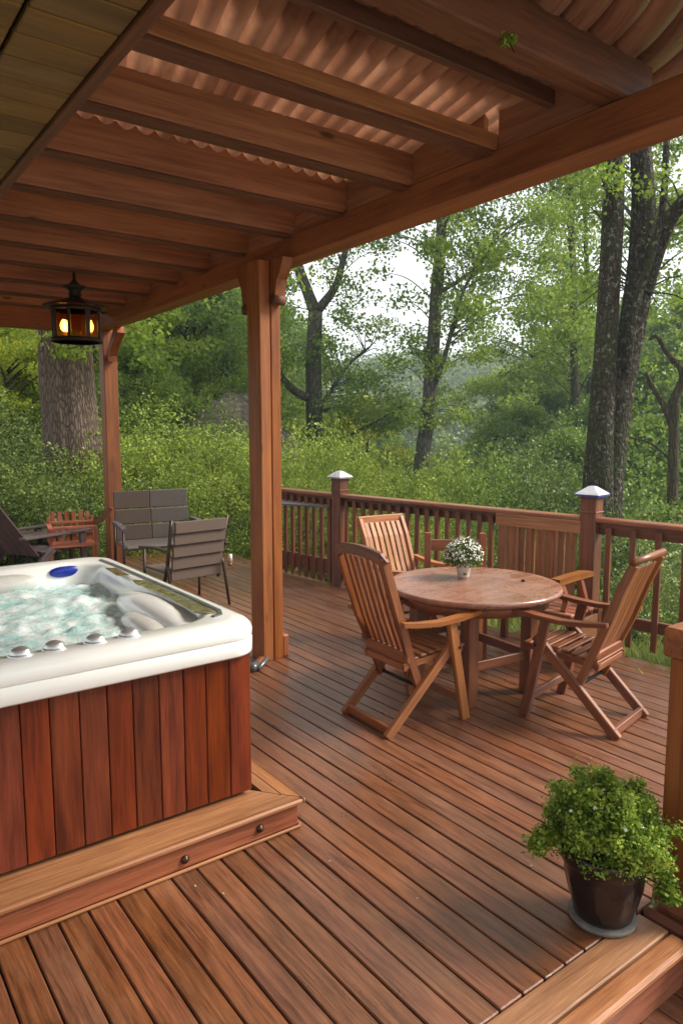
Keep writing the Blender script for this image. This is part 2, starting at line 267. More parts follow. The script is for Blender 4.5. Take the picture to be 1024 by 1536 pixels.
# ------------------------------------------------------------------ mesh builder
def basis(d, up=(0, 0, 1)):
    d = Vector(d).normalized(); up = Vector(up)
    if abs(d.dot(up)) > .98*up.length: up = Vector((0, 1, 0)) if abs(d.y) < .9 else Vector((1, 0, 0))
    s = d.cross(up).normalized(); u = s.cross(d).normalized()
    return d, s, u
class MB:
    def __init__(s): s.v = []; s.f = []; s.g = []; s.r = []; s.sm = []; s.mi = []; s.m = 0
    def add(s, vs, fs, gs, smooth=False, rnd=None):
        o = len(s.v); rnd = random.random() if rnd is None else rnd
        off = Vector((random.random()*50, random.random()*50, random.random()*50))
        s.v += [tuple(v) for v in vs]; s.g += [tuple(Vector(g)+off) for g in gs]; s.r += [rnd]*len(vs)
        for f in fs: s.f.append(tuple(i+o for i in f)); s.sm.append(smooth); s.mi.append(s.m)
        return s
    def obox(s, c, d, sd, u, l, w, h, bev=.003, rnd=None, taper=1.):
        """box centred c: length l along d, width w along sd, height h along u, chamfered"""
        c = Vector(c); d, sd, u = Vector(d), Vector(sd), Vector(u)
        b = min(bev, l*.4, w*.4, h*.4); vs = []; gs = []; key = {}
        for ix in (-1, 1):
            for iy in (-1, 1):
                for iz in (-1, 1):
                    for k in range(3):
                        q = [ix*(l/2-(b if k != 0 else 0)), iy*(w/2-(b if k != 1 else 0)), iz*(h/2-(b if k != 2 else 0))]
                        if ix > 0: q[1] *= taper; q[2] *= taper
                        key[(ix, iy, iz, k)] = len(vs)
                        vs.append(c+d*q[0]+sd*q[1]+u*q[2]); gs.append(q)
        fs = []
        K = lambda *a: key[a]
        for a in (-1, 1):
            fs.append([K(a, -1, -1, 0), K(a, 1, -1, 0), K(a, 1, 1, 0), K(a, -1, 1, 0)])
            fs.append([K(-1, a, -1, 1), K(1, a, -1, 1), K(1, a, 1, 1), K(-1, a, 1, 1)])
            fs.append([K(-1, -1, a, 2), K(1, -1, a, 2), K(1, 1, a, 2), K(-1, 1, a, 2)])
            for e in (-1, 1):
                fs.append([K(-1, a, e, 1), K(1, a, e, 1), K(1, a, e, 2), K(-1, a, e, 2)])
                fs.append([K(a, -1, e, 0), K(a, 1, e, 0), K(a, 1, e, 2), K(a, -1, e, 2)])
                fs.append([K(a, e, -1, 0), K(a, e, 1, 0), K(a, e, 1, 1), K(a, e, -1, 1)])
                for g in (-1, 1): fs.append([K(a, e, g, 0), K(a, e, g, 1), K(a, e, g, 2)])
        out = []
        for f in fs:   # orient outwards
            p = [vs[i] for i in f]; n = (p[1]-p[0]).cross(p[2]-p[0]); m = sum(p, Vector())/len(p)-c
            out.append(f if n.dot(m) > 0 else f[::-1])
        return s.add(vs, out, gs, False, rnd)
    def beam(s, p0, p1, w, h, up=(0, 0, 1), bev=.003, rnd=None, taper=1.):
        p0, p1 = Vector(p0), Vector(p1); d, sd, u = basis(p1-p0, up)
        return s.obox((p0+p1)/2, d, sd, u, (p1-p0).length, w, h, bev, rnd, taper)
    def box(s, x0, x1, y0, y1, z0, z1, grain='x', bev=.003, rnd=None):
        c = ((x0+x1)/2, (y0+y1)/2, (z0+z1)/2); X, Y, Z = (1, 0, 0), (0, 1, 0), (0, 0, 1); a, b, e = x1-x0, y1-y0, z1-z0
        if grain == 'x': return s.obox(c, X, Y, Z, a, b, e, bev, rnd)
        if grain == 'y': return s.obox(c, Y, X, Z, b, a, e, bev, rnd)
        return s.obox(c, Z, X, Y, e, a, b, bev, rnd)
    def sweep(s, pts, poly, up=(0, 0, 1), scale=None, smooth=False, cap=True, rnd=None):
        pts = [Vector(p) for p in pts]; n = len(poly); vs = []; gs = []; acc = 0
        for i, p in enumerate(pts):
            t = (pts[min(i+1, len(pts)-1)]-pts[max(i-1, 0)]); d, sd, u = basis(t, up)
            if i: acc += (p-pts[i-1]).length
            k = 1 if scale is None else scale[i]
            kx, ky = (k if isinstance(k, tuple) else (k, k))
            for (a, b) in poly:
                vs.append(p+sd*a*kx+u*b*ky); gs.append((acc, a, b))
        fs = []
        for i in range(len(pts)-1):
            for j in range(n):
                k = (j+1) % n; fs.append([i*n+j, (i+1)*n+j, (i+1)*n+k, i*n+k])
        if cap: fs.append(list(range(n))); fs.append([(len(pts)-1)*n+j for j in range(n)][::-1])
        return s.add(vs, fs, gs, smooth, rnd)
    def tube(s, pts, r, n=12, jit=0., up=(0, 0, 1), seed=0, js=1.5, flute=0.):
        pts = [Vector(p) for p in pts]; r = r if isinstance(r, (list, tuple)) else [r]*len(pts)
        vs = []; gs = []; acc = 0; sd = None
        for i, p in enumerate(pts):
            t = (pts[min(i+1, len(pts)-1)]-pts[max(i-1, 0)]).normalized()
            if sd is None: _, sd, u = basis(t, up)
            else:
                sd = (sd-t*sd.dot(t)).normalized(); u = sd.cross(t).normalized()
            if i: acc += (p-pts[i-1]).length
            for j in range(n):
                a = 2*math.pi*j/n; q = sd*math.cos(a)+u*math.sin(a); rr = r[i]
                if jit: rr *= 1+jit*mnoise.noise(Vector((math.cos(a)*js, math.sin(a)*js, acc*.8+seed*7.1)))
                if flute: rr *= 1+flute*math.sin(a*9+acc)*.5+flute*mnoise.noise(Vector((math.cos(a)*5, math.sin(a)*5, acc*.7)))
                vs.append(p+q*rr); gs.append((acc, math.cos(a)*r[i], math.sin(a)*r[i]))
        fs = []
        for i in range(len(pts)-1):
            for j in range(n):
                k = (j+1) % n; fs.append([i*n+j, i*n+k, (i+1)*n+k, (i+1)*n+j])
        fs.append(list(range(n))[::-1]); fs.append([(len(pts)-1)*n+j for j in range(n)])
        return s.add(vs, fs, gs, True)
    def lathe(s, prof, c=(0, 0, 0), n=32, smooth=True, fn=None, a0=0., sx=1., sy=1.):
        c = Vector(c); vs = []; gs = []
        for i, (r, z) in enumerate(prof):
            for j in range(n):
                a = a0+2*math.pi*j/n; rr = r*(fn(a, z) if fn else 1)
                v = Vector((math.cos(a)*rr*sx, math.sin(a)*rr*sy, z)); vs.append(c+v); gs.append((v.x, v.y, v.z))
        fs = []
        for i in range(len(prof)-1):
            for j in range(n):
                k = (j+1) % n; fs.append([i*n+j, i*n+k, (i+1)*n+k, (i+1)*n+j])
        if prof[0][0] > 1e-4: fs.append(list(range(n))[::-1])
        if prof[-1][0] > 1e-4: fs.append([(len(prof)-1)*n+j for j in range(n)])
        return s.add(vs, fs, gs, smooth)
    def prism(s, poly, z0, z1, T=None, smooth=False):
        """poly in xy extruded z0..z1, T a Matrix"""
        T = T or Matrix(); n = len(poly)
        vs = [T @ Vector((x, y, z0)) for x, y in poly]+[T @ Vector((x, y, z1)) for x, y in poly]
        gs = [(y, x, z0) for x, y in poly]+[(y, x, z1) for x, y in poly]
        fs = [list(range(n))[::-1], [n+i for i in range(n)]]+[[i, (i+1) % n, n+(i+1) % n, n+i] for i in range(n)]
        return s.add(vs, fs, gs, smooth)
    def build(s, name, mat, parent=None):
        me = bpy.data.meshes.new(name); me.from_pydata(s.v, [], s.f); me.update()
        a = me.attributes.new('gc', 'FLOAT_VECTOR', 'POINT'); a.data.foreach_set('vector', np.array(s.g, dtype=np.float32).ravel())
        a = me.attributes.new('rnd', 'FLOAT', 'POINT'); a.data.foreach_set('value', np.array(s.r, dtype=np.float32))
        me.polygons.foreach_set('use_smooth', s.sm)
        mats = mat if isinstance(mat, list) else [mat]
        for m in mats: me.materials.append(m)
        if len(mats) > 1: me.polygons.foreach_set('material_index', s.mi)
        o = bpy.data.objects.new(name, me); C.objects.link(o)
        if parent is not None: o.parent = parent
        return o
def tag(o, label=None, cat=None, group=None, kind=None):
    if label: o['label'] = label
    if cat: o['category'] = cat
    if group: o['group'] = group
    if kind: o['kind'] = kind
    return o
def empty(name, label, cat, loc=(0, 0, 0), rz=0., group=None):
    o = bpy.data.objects.new(name, None); C.objects.link(o); o.location = loc; o.rotation_euler = (0, 0, rz); o.empty_display_size = .2
    return tag(o, label, cat, group)
def copy_tree(o, parent=None):
    c = o.copy(); C.objects.link(c); c.parent = parent
    for ch in list(o.children): copy_tree(ch, c)
    return c
RECT = lambda w, h: [(-w/2, -h/2), (-w/2, h/2), (w/2, h/2), (w/2, -h/2)]

def fastmesh(name, V, F, mat, parent=None, smooth=False):
    """V (n,3), F (m,4) numpy"""
    me = bpy.data.meshes.new(name); V = np.asarray(V, dtype=np.float32); F = np.asarray(F, dtype=np.int32); k = F.shape[1]
    me.vertices.add(len(V)); me.vertices.foreach_set('co', V.ravel())
    me.loops.add(F.size); me.loops.foreach_set('vertex_index', F.ravel())
    me.polygons.add(len(F)); me.polygons.foreach_set('loop_start', np.arange(0, F.size, k, dtype=np.int32))
    me.polygons.foreach_set('loop_total', np.full(len(F), k, dtype=np.int32))
    if smooth: me.polygons.foreach_set('use_smooth', np.ones(len(F), dtype=bool))
    me.update(calc_edges=True)
    if isinstance(mat, list):
        for m in mat: me.materials.append(m)
    else: me.materials.append(mat)
    o = bpy.data.objects.new(name, me); C.objects.link(o)
    if parent is not None: o.parent = parent
    return o
def leafgeo(P, size, upb=.5, aspect=.6, droop=.25, out=None, outb=0.):
    n = len(P); nrm = RNG.normal(size=(n, 3)); nrm /= np.linalg.norm(nrm, axis=1)[:, None]
    nrm[:, 2] += upb
    if out is not None: nrm += out*outb
    nrm /= np.linalg.norm(nrm, axis=1)[:, None]+1e-9
    t = RNG.normal(size=(n, 3)); t -= nrm*np.sum(t*nrm, axis=1)[:, None]; t /= np.linalg.norm(t, axis=1)[:, None]+1e-9
    b = np.cross(nrm, t); s = size*(.65+.7*RNG.random((n, 1)))
    v0 = P-t*s*.5; v2 = P+t*s*.5-nrm*s*droop; v1 = P+b*s*aspect*.5-t*s*.05+nrm*s*.1; v3 = P-b*s*aspect*.5-t*s*.05+nrm*s*.1
    V = np.stack([v0, v1, v2, v3], axis=1).reshape(-1, 3)
    return V, np.arange(4*n).reshape(-1, 4)
def clusters(cs, rs, per, flat=.6, power=.5):
    out = []
    for c, r in zip(cs, rs):
        n = int(per*(r if isinstance(r, float) else r)**1.6)
        d = RNG.normal(size=(n, 3)); d /= np.linalg.norm(d, axis=1)[:, None]
        u = RNG.random((n, 1))**power
        out.append(np.array(c)+d*u*r*np.array([1, 1, flat]))
    return np.concatenate(out)

# ================================================================== SETTING: terrain
def smooth01(t): t = max(0., min(1., t)); return t*t*(3-2*t)
def gz(x, y):
    r = math.hypot(x, y); b = math.degrees(math.atan2(x, y))
    left = 1-smooth01((b-28)/12.)
    if b < -30 or b > 110: left = .3
    near = -.45 if r < 8 else -.45
    zl = near+max(0, r-10)*.11; zl = min(zl, 5.)
    zr = near-max(0, r-7)*.17; zr = max(zr, -4.5)
    if r > 38: zr += smooth01((r-38)/90)*13.5
    z = zl*left+zr*(1-left)
    if r > 50: z += smooth01((r-50)/120)*4*mnoise.noise(Vector((x*.012, y*.012, 3)))
    return z+.12*mnoise.noise(Vector((x*.5, y*.5, 0)))
def grid_ground():
    xs = np.concatenate([-np.geomspace(400, 3, 34), np.linspace(-2, 14, 40), np.geomspace(15, 400, 50)])
    ys = xs.copy(); V = []; F = []
    n = len(xs)
    for y in ys:
        for x in xs: V.append((x, y, gz(x, y)))
    for j in range(n-1):
        for i in range(n-1): F.append((j*n+i, j*n+i+1, (j+1)*n+i+1, (j+1)*n+i))
    o = fastmesh('ground', np.array(V), np.array(F), M['ground'], smooth=True); tag(o, kind='structure')
grid_ground()

mb = MB()
for i in range(9):
    for j in range(9): mb.box(-14+i*3.2, -10.81+i*3.2, -29+j*3.1, -25.91+j*3.1, -.40, -.33, 'x', bev=.01)
tag(mb.build('patio', plain('bounce_paving', (.50, .46, .40), .8, nz=.1, scale=2)), kind='structure')  # unseen pale floor added behind the camera to bounce light onto the rafters
# ------------------------------------------------------------------ deck
BW = .1065; GAP = .0065
def clip_x(x): return x
mb = MB()
x = -2.9
while x < 4.98:
    x1 = x+BW-GAP
    y0 = 1.303
    yend = 9.55 if x < 4.15 else (9.0 if x < 4.6 else 6.1)
    if x > 4.75: yend = 3.95
    # boards are butt-jointed at staggered places
    cuts = [y0, yend]
    cuts = sorted(cuts)
    for a, b in zip(cuts[:-1], cuts[1:]):
        if b-a < .12: continue
        mb.box(x, x1, a+.0015, b-.0015, -.03+random.uniform(-.0012, .0012), random.uniform(-.0012, .0012), 'y', bev=.004)
    x += BW
tag(mb.build('deck_floor', M['deck']), kind='structure')
mb = MB()
mb.box(-2.9, 4.74, 1.34, 9.5, -.16, -.055, 'x'); mb.box(4.0, 4.93, 1.34, 3.9, -.3, -.056, 'x')
for y in np.arange(1.6, 9.4, .5): mb.box(-2.9, 4.72, y, y+.045, -.054, -.0345, 'x')
tag(mb.build('deck_joists', M['deck_under']), kind='structure')
mb = MB(); x = -.4
while x < 3.4:
    mb.box(x, x+BW-GAP, -1.5, 1.28, -.203, -.173, 'y', bev=.004); x += BW
tag(mb.build('lower_deck_floor', M['deck']), kind='structure')
st = empty('deck_step', 'two-board wooden edge step between upper and lower deck boards', 'step', (1.0, 1.2, -.2))
def inp(o, p): o.parent = p; o.matrix_parent_inverse = Matrix.Translation(-Vector(p.location)); return o
mb = MB(); mb.box(-.4, 2.31, 1.184, 1.299, -.031, .001, 'x', bev=.005, rnd=.35); inp(mb.build('step_board', M['step']), st)
mb = MB(); mb.box(-.4, 2.31, 1.10, 1.180, -.034, .003, 'x', bev=.012, rnd=.5); inp(mb.build('nosing', M['step']), st)
mb = MB(); mb.box(-.4, 2.31, 1.125, 1.15, -.172, -.036, 'x'); inp(mb.build('riser', M['fascia']), st)

n = 70; fx = RNG.uniform(.2, 4.6, n); fy = RNG.uniform(1.5, 7., n)
ok = ~((fx < 1.7) & (fy > 2.4)); P = np.stack([fx[ok], fy[ok], np.full(ok.sum(), .004)], 1)
V, F = leafgeo(P, .011, upb=6.); tag(fastmesh('leaf_litter', V, F, plain('pale_flecks', (.50, .42, .30), .8, bs=0)), 'tiny pale leaf and petal flecks scattered over the deck boards', 'leaf litter', kind='stuff')
# ================================================================== PERGOLA
BX = lambda y: 2.765+.027*(y-1.5)      # inner face of the long beam
pg = empty('pergola', 'reddish brown timber pergola with two posts, ribbed board roof and curved brackets', 'pergola', (2.8, 5., 0))
def P_(mb, name, mat): return inp(mb.build(name, mat), pg)
mb = MB(); mb.beam((BX(-.6)+.09, -.6, 3.0), (BX(9.6)+.09, 9.6, 3.0), .18, .16, bev=.006); P_(mb, 'beam', M['pergola'])
# middle post: two timbers side by side with a groove and a base block
mb = MB()
mb.box(2.658, 2.744, 4.53, 4.71, 0, 2.918, 'z', bev=.005, rnd=.4); mb.box(2.754, 2.832, 4.535, 4.705, 0, 2.918, 'z', bev=.005, rnd=.7)
mb.box(2.742, 2.756, 4.56, 4.68, 0, 2.917, 'z', bev=.001, rnd=.1)
pm = P_(mb, 'post', M['pergola'])
mb = MB(); mb.box(2.84, 2.895, 4.55, 4.69, 0.0, .17, 'z', bev=.01); b_ = mb.build('base_block', M['pergola']); b_.parent = pm
mb = MB(); mb.box(3.035, 3.205, 8.93, 9.10, 0, 2.918, 'z', bev=.006); pc = P_(mb, 'post', M['pergola'])
def bracket(par, x, y, z, s, w=.10, hh=.30, dd=.26, axis='y'):
    prof = [(0, 0), (dd, 0), (dd-.02, -.05), (dd*.72, -.10), (dd*.5, -hh*.55), (dd*.42, -hh*.8), (dd*.36, -hh), (.0, -hh-.05)]
    if axis == 'y': T = Matrix(((0, 0, 1, x), (s, 0, 0, y), (0, 1, 0, z), (0, 0, 0, 1)))
    else: T = Matrix(((s, 0, 0, x), (0, 0, 1, y), (0, 1, 0, z), (0, 0, 0, 1)))
    mb = MB(); mb.prism(prof, -w/2, w/2, T); b = mb.build('bracket', M['pergola']); b.parent = par
    mb = MB(); cy = (x, y+s*(dd*.2), z-hh-.02) if axis == 'y' else (x+s*dd*.2, y, z-hh-.02)
    ax = (1, 0, 0) if axis == 'y' else (0, 1, 0)
    mb.tube([Vector(cy)-Vector(ax)*(w/2+.006), Vector(cy)+Vector(ax)*(w/2+.004)], .038, 16)
    k = mb.build('bracket_knob', M['rafterdark']); k.parent = par
bracket(pm, 2.79, 4.528, 2.917, -1, w=.085, hh=.25, dd=.17); bracket(pm, 2.70, 4.712, 2.917, 1, w=.08, hh=.30, dd=.17)
mb = MB()
arc = [(3.12+.0, 8.925-.03-.34*(t**1.6), 2.56+.34*t+.0) for t in [0, .2, .4, .6, .8, 1.]]
mb.sweep(arc, RECT(.10, .09), up=(0, 1, 0), scale=[(1, 1.2), (1, 1.), (1, 1), (1, 1.), (1, 1.1), (1, 1.3)])
b_ = mb.build('bracket', M['pergola']); b_.parent = pc
# header across the far side
mb = MB(); mb.box(-2.4, 3.02, 9.12, 9.28, 2.905, 3.15, 'x', bev=.006); P_(mb, 'header_beam', M['pergola'])
# rafters (bottom rests on the beam top)
ZR = 3.083
ys = [2.50, 3.13, 3.76, 4.38, 5.06, 5.76, 6.41, 7.16, 7.88, 8.55]
for i, y in enumerate(ys):
    mb = MB(); w = .085 if i == 0 else .06
    mb.box(-2.4, BX(y)+.16, y, y+w, ZR, ZR+(.075 if i == 0 else .17 if i == 1 else .20), 'x', bev=.004)
    # narrow dark strip: shade of the rafter underside put into the wood colour
    P_(mb, 'rafter', M['rafter'])
    mb = MB(); mb.box(-2.4, BX(y)-.002, y+.008, y+w+.022, ZR-.022, ZR-.001, 'x', bev=.003); P_(mb, 'rafter_shade_strip', M['rafterdark'])
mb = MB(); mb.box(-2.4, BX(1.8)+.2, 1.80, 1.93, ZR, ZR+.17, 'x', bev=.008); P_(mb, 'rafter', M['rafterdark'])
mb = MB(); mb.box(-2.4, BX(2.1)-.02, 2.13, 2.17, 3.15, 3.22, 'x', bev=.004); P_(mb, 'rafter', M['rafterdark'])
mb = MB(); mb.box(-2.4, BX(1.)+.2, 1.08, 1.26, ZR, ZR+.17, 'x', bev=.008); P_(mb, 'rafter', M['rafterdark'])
# wedge boards closing the bays above the beam
mb = MB()
for a, b in zip([1.93, 2.585]+[y+.06 for y in ys[1:]], [2.5]+ys[1:]+[9.1]):
    mb.beam((BX(a)+.03, a+.004, 3.185), (BX(b)+.03, b-.004, 3.185), .03, .205, bev=.003)
P_(mb, 'blocking', M['rafter'])
# ribbed roof: long bent slats lying over the rafters
ribp = MB(); dirx, diry = math.sin(R(15)), math.cos(R(15))
def ribpoly(w, h):
    return [(-w/2, h*.5), (-w/2, -h*.1), (-w*.36, -h*.42), (-w*.12, -h*.5), (w*.12, -h*.5), (w*.36, -h*.42), (w/2, -h*.1), (w/2, h*.5)]
xs0 = -3.2
while xs0 < 3.6:
    pts = []; s = 0.
    while s < 7.4:
        x = xs0+s*dirx/diry; z = 3.285+.008*math.sin(s*9+xs0*13)+.012*mnoise.noise(Vector((xs0*3, s*2.2, 0)))
        if x < 3.05: pts.append((x, 1.93+s, z))
        s += .12 if s < 1.6 else .4
    pts = [p for p in pts if p[1] < 2.2]
    if len(pts) > 2: ribp.sweep(pts, ribpoly(.086, .06), up=(0, 0, 1))
    xs0 += .098
P_(ribp, 'roof_ribs', M['ribgrey'])
def corrugated():
    nx, ny = 1800, 26; V = []; F = []
    for j in range(ny+1):
        t = j/ny; y = 2.15+(9.2-2.15)*t**1.5
        for i in range(nx+1):
            xb = -4.4+7.5*i/nx; x = min(3.14, xb+(y-2.)*dirx/diry); ph = xb/.102+.10*mnoise.noise(Vector((xb*.8, 0, 0))); c = abs(math.sin(math.pi*ph))
            z = 3.25+.030*(1-c**1.2)+.06*max(0., 1-c/.22)+.008*mnoise.noise(Vector((x*2.1, y*1.5, 4)))
            V.append((x, y, z))
    for j in range(ny):
        for i in range(nx): F.append((j*(nx+1)+i, (j+1)*(nx+1)+i, (j+1)*(nx+1)+i+1, j*(nx+1)+i+1))
    inp(fastmesh('corrugated_roof_sheet', np.array(V), np.array(F), M['sheet'], smooth=True), pg)
corrugated()
ribp = MB(); xs0 = -2.4
while xs0 < 6.5:     # wider bent ribs over the nearest bay
    pts = []; s = 0.
    while s < 2.4:
        x = xs0-.18*s-1.0*s*s/(1+.25*s); z = 3.27+.05*min(1, s*1.4)
        if x < 3.2 and x > -2.6: pts.append((x, 1.90-s, z))
        s += .07
    if len(pts) > 3: ribp.sweep(pts, ribpoly(.150, .075), up=(0, 0, 1), smooth=True)
    xs0 += .168
P_(ribp, 'bent_ribs', M['ribgloss'])
mb = MB()
for a, b in ((-.6, .8), (.803, 2.42)):
    mb.box(-3.2, 3.25, a, b, 3.385, 3.405, 'x')
P_(mb, 'roof_panel', M['rafterdark'])
# small sprig growing at the rafter
def sprig(name, loc, n, r, size, mat, label, cat):
    c = RNG.normal(size=(n, 3)); c /= np.linalg.norm(c, axis=1)[:, None]; c *= RNG.random((n, 1))**.5*r
    V, F = leafgeo(c*np.array([1.3, 1, .6]), size); o = fastmesh(name, V, F, mat); o.location = loc; return tag(o, label, cat)
mb_s = MB(); mb_s.tube([(0, .04, .02), (-.01, .01, .0), (.0, -.01, -.02), (.02, -.015, -.045)], .002, 6)
spr = sprig('fern_sprig', (2.06, 1.80, 3.085), 90, .035, .018, M['leaf_pot'], 'tiny green sprig sprouting from the big dark rafter', 'plant')
mb_s.build('stem', M['twig'], spr)

# ------------------------------------------------------------------ porch ceiling (house eave) upper left
so = empty('porch_ceiling', 'low olive brown board ceiling with dark edge trim over the hot tub', 'ceiling', (0, 3, 2.75))
mb = MB(); y = -1.2
while y < 7.9:
    mb.box(-3.2, .50, y, y+.128, 2.752, 2.775, 'x', bev=.005); mb.box(.512, .735, y, y+.128, 2.752, 2.775, 'x', bev=.004); y += .137
inp(mb.build('ceiling_boards', M['soffit']), so)
mb = MB(); mb.box(-3.2, .735, -1.2, 7.9, 2.778, 2.80, 'x'); inp(mb.build('ceiling_backing', M['black']), so)
mb = MB(); mb.box(.738, .775, -1.2, 7.9, 2.738, 3.05, 'y', bev=.004); inp(mb.build('edge_trim', M['rafterdark']), so)
mb = MB(); mb.tube([(.40, 2.62, 2.742), (.455, 3.02, 2.742), (.42, 3.45, 2.742)], .009, 8); inp(mb.build('conduit', M['soffit']), so)
# house wall the ceiling belongs to
hw = empty('house_wall', 'horizontal board house wall beside the hot tub', 'wall', (-3, 3, 0))

bpy.data.objects.remove(hw)

# ------------------------------------------------------------------ lantern
lt = empty('hanging_lantern', 'dark iron hexagonal lantern with amber glass and two lit bulbs under rafters', 'lantern', (1.965, 6.44, 2.47))
ln = []
mb = MB(); mb.lathe([(.0, .60), (.006, .595), (.012, .57), (.010, .53), (.03, .50), (.055, .475), (.085, .47), (.09, .462), (.05, .44), (.04, .42), (.05, .40), (.035, .38)], n=24); mb.build('finial', M['iron'], lt)
mb = MB(); mb.lathe([(.035, .385), (.06, .37), (.12, .35), (.19, .325), (.235, .30), (.24, .29), (.20, .285), (.0, .285)], n=8, smooth=False); mb.build('lantern_roof', M['iron'], lt)
mb = MB()
for k in range(8):
    a = k*math.pi/4+.2; c, s = math.cos(a), math.sin(a)
    mb.beam((c*.168, s*.168, .03), (c*.172, s*.172, .285), .022 if k % 2 else .034, .018, up=(c, s, 0), bev=.002)
mb.lathe([(.165, .0), (.185, .0), (.19, .012), (.185, .032), (.165, .035), (.16, .02), (.165, 0)], n=24)
mb.lathe([(.160, .262), (.182, .262), (.182, .284), (.160, .284), (.160, .262)], n=24)
for a in np.arange(0, math.pi, math.pi/4): mb.beam((math.cos(a)*.165, math.sin(a)*.165, .012), (-math.cos(a)*.165, -math.sin(a)*.165, .012), .008, .006)
mb.build('lantern_frame', M['iron'], lt)
mb = MB(); mb.lathe([(.163, .033), (.164, .1), (.165, .2), (.165, .263), (.162, .263), (.161, .2), (.160, .1), (.160, .033), (.163, .033)], n=8, smooth=False, a0=.2); mb.build('glass', M['amber'], lt)
for dx, dy in ((-.07, .045), (.085, -.03)):
    mb = MB(); mb.lathe([(0, .09), (.012, .095), (.021, .115), (.024, .14), (.018, .165), (.008, .185), (0, .195)], (dx, dy, 0), n=16); mb.build('bulb', M['bulb'], lt)
    mb = MB(); mb.lathe([(.014, .012), (.014, .09), (0, .092)], (dx, dy, 0), n=12); mb.build('candle_sleeve', M['cushion'], lt)
lt.scale = (1.14, 1.14, 1)

# ================================================================== HOT TUB
TX0, TX1, TY0, TY1 = -.62, 1.535, 2.62, 4.62
tub = empty('hot_tub', 'white acrylic hot tub with red cedar cladding full of bubbling water', 'hot tub', (.45, 3.6, .14))
def T_(mb, name, mat, par=None):
    o = mb.build(name, mat); return inp(o, tub) if par is None else inp_child(o, par)
def inp_child(o, par): o.parent = par; o.matrix_parent_inverse = (Matrix.Translation(par.parent.location) if par.parent else Matrix()).inverted() if par.parent else Matrix.Translation(-par.location); return o
def rrect(x0, x1, y0, y1, r, n=10):
    pts = []
    for cx, cy, a0 in ((x1-r, y0+r, -90), (x1-r, y1-r, 0), (x0+r, y1-r, 90), (x0+r, y0+r, 180)):
        for k in range(n+1):
            a = R(a0+90*k/n); pts.append((cx+r*math.cos(a), cy+r*math.sin(a)))
    # extra points on the straights
    out = []
    for i in range(len(pts)):
        a, b = pts[i], pts[(i+1) % len(pts)]; out.append(a)
        if math.hypot(a[0]-b[0], a[1]-b[1]) > .3:
            for k in range(1, 12): out.append((a[0]+(b[0]-a[0])*k/12, a[1]+(b[1]-a[1])*k/12))
    return out
def loft(mb, rings, close=True):
    n = len(rings[0][0]); vs = []; fs = []
    for pts, z in rings:
        for p in pts: vs.append((p[0], p[1], z))
    for i in range(len(rings)-1):
        for j in range(n):
            k = (j+1) % n; fs.append([i*n+j, i*n+k, (i+1)*n+k, (i+1)*n+j])
    mb.add(vs, fs, vs, True)
O = lambda d, r: rrect(TX0+d, TX1-d, TY0+d, TY1-d, r)
I = lambda d, r: rrect(TX0+.30+d, 1.395-d, TY0+.165+d, TY1-.17-d, r)
mb = MB()
loft(mb, [(O(.035, .10), .785), (O(.006, .12), .782), (O(0, .13), .79), (O(0, .13), .846), (O(.003, .13), .850), (O(.008, .125), .852), (O(.003, .13), .854), (O(0, .13), .860), (O(.0, .13), .885), (O(.006, .13), .905), (O(.02, .13), .920), (O(.045, .12), .928), (O(.07, .12), .929), (I(-.03, .2), .927), (I(-.008, .19), .920), (I(.004, .18), .905), (I(.015, .18), .87), (I(.04, .18), .78), (I(.07, .2), .6), (I(.2, .2), .45), (I(.7, .1), .44)])
T_(mb, 'shell', M['acrylic'])
# cladding: planks, dark backing
mb = MB(); tones = [.1, .5, .25, .55, .05, .0, .75, .6, .15, .2, .42, .3]
xs = 1.49; i = 0; seq = [.42, .25, .2, .62, .85, .18, .07, .38, .72, .58, .5, .3, .8, .4, .2, .6, .1, .5, .3, .7, .4]
while xs > -.56:
    w = .104+.004*math.sin(i*2.1)
    mb.box(xs-w+.003, xs-.0005, 2.658, 2.682, .158, .80, 'z', bev=.003, rnd=seq[i % len(seq)]); xs -= w; i += 1
y = 2.685; i = 3
while y < 4.5:
    mb.box(1.466, 1.491, y, y+.10, .158, .80, 'z', bev=.003, rnd=seq[i % len(seq)]); y += .104; i += 1
T_(mb, 'cladding', M['cedar'])
mb = MB(); mb.box(-.56, 1.46, 2.69, 4.55, .145, .79, 'z'); 
tubbase = None
mb2 = MB(); mb2.box(-.54, 1.455, 2.70, 2.74, .141, .78, 'x'); mb2.box(1.42, 1.455, 2.74, 4.5, .141, .78, 'y'); mb2.box(-.54, 1.42, 4.46, 4.5, .141, .78, 'x'); T_(mb2, 'base_frame', M['black'])
# water sheet
def water():
    n = 90; x0, x1, y0, y1 = TX0+.33, 1.372, TY0+.185, TY1-.185; V = []; F = []
    for j in range(n+1):
        for i in range(n+1):
            x = x0+(x1-x0)*i/n; y = y0+(y1-y0)*j/n
            z = .808+.7*(.024*mnoise.noise(Vector((x*5, y*5, .5)))+.024*mnoise.noise(Vector((x*13, y*13, 1.5))))+.013*mnoise.noise(Vector((x*31, y*31, 2.5)))
            V.append((x, y, z))
    for j in range(n):
        for i in range(n): F.append((j*(n+1)+i, j*(n+1)+i+1, (j+1)*(n+1)+i+1, (j+1)*(n+1)+i))
    o = fastmesh('water', np.array(V), np.array(F), M['water'], smooth=True); inp(o, tub)
water()
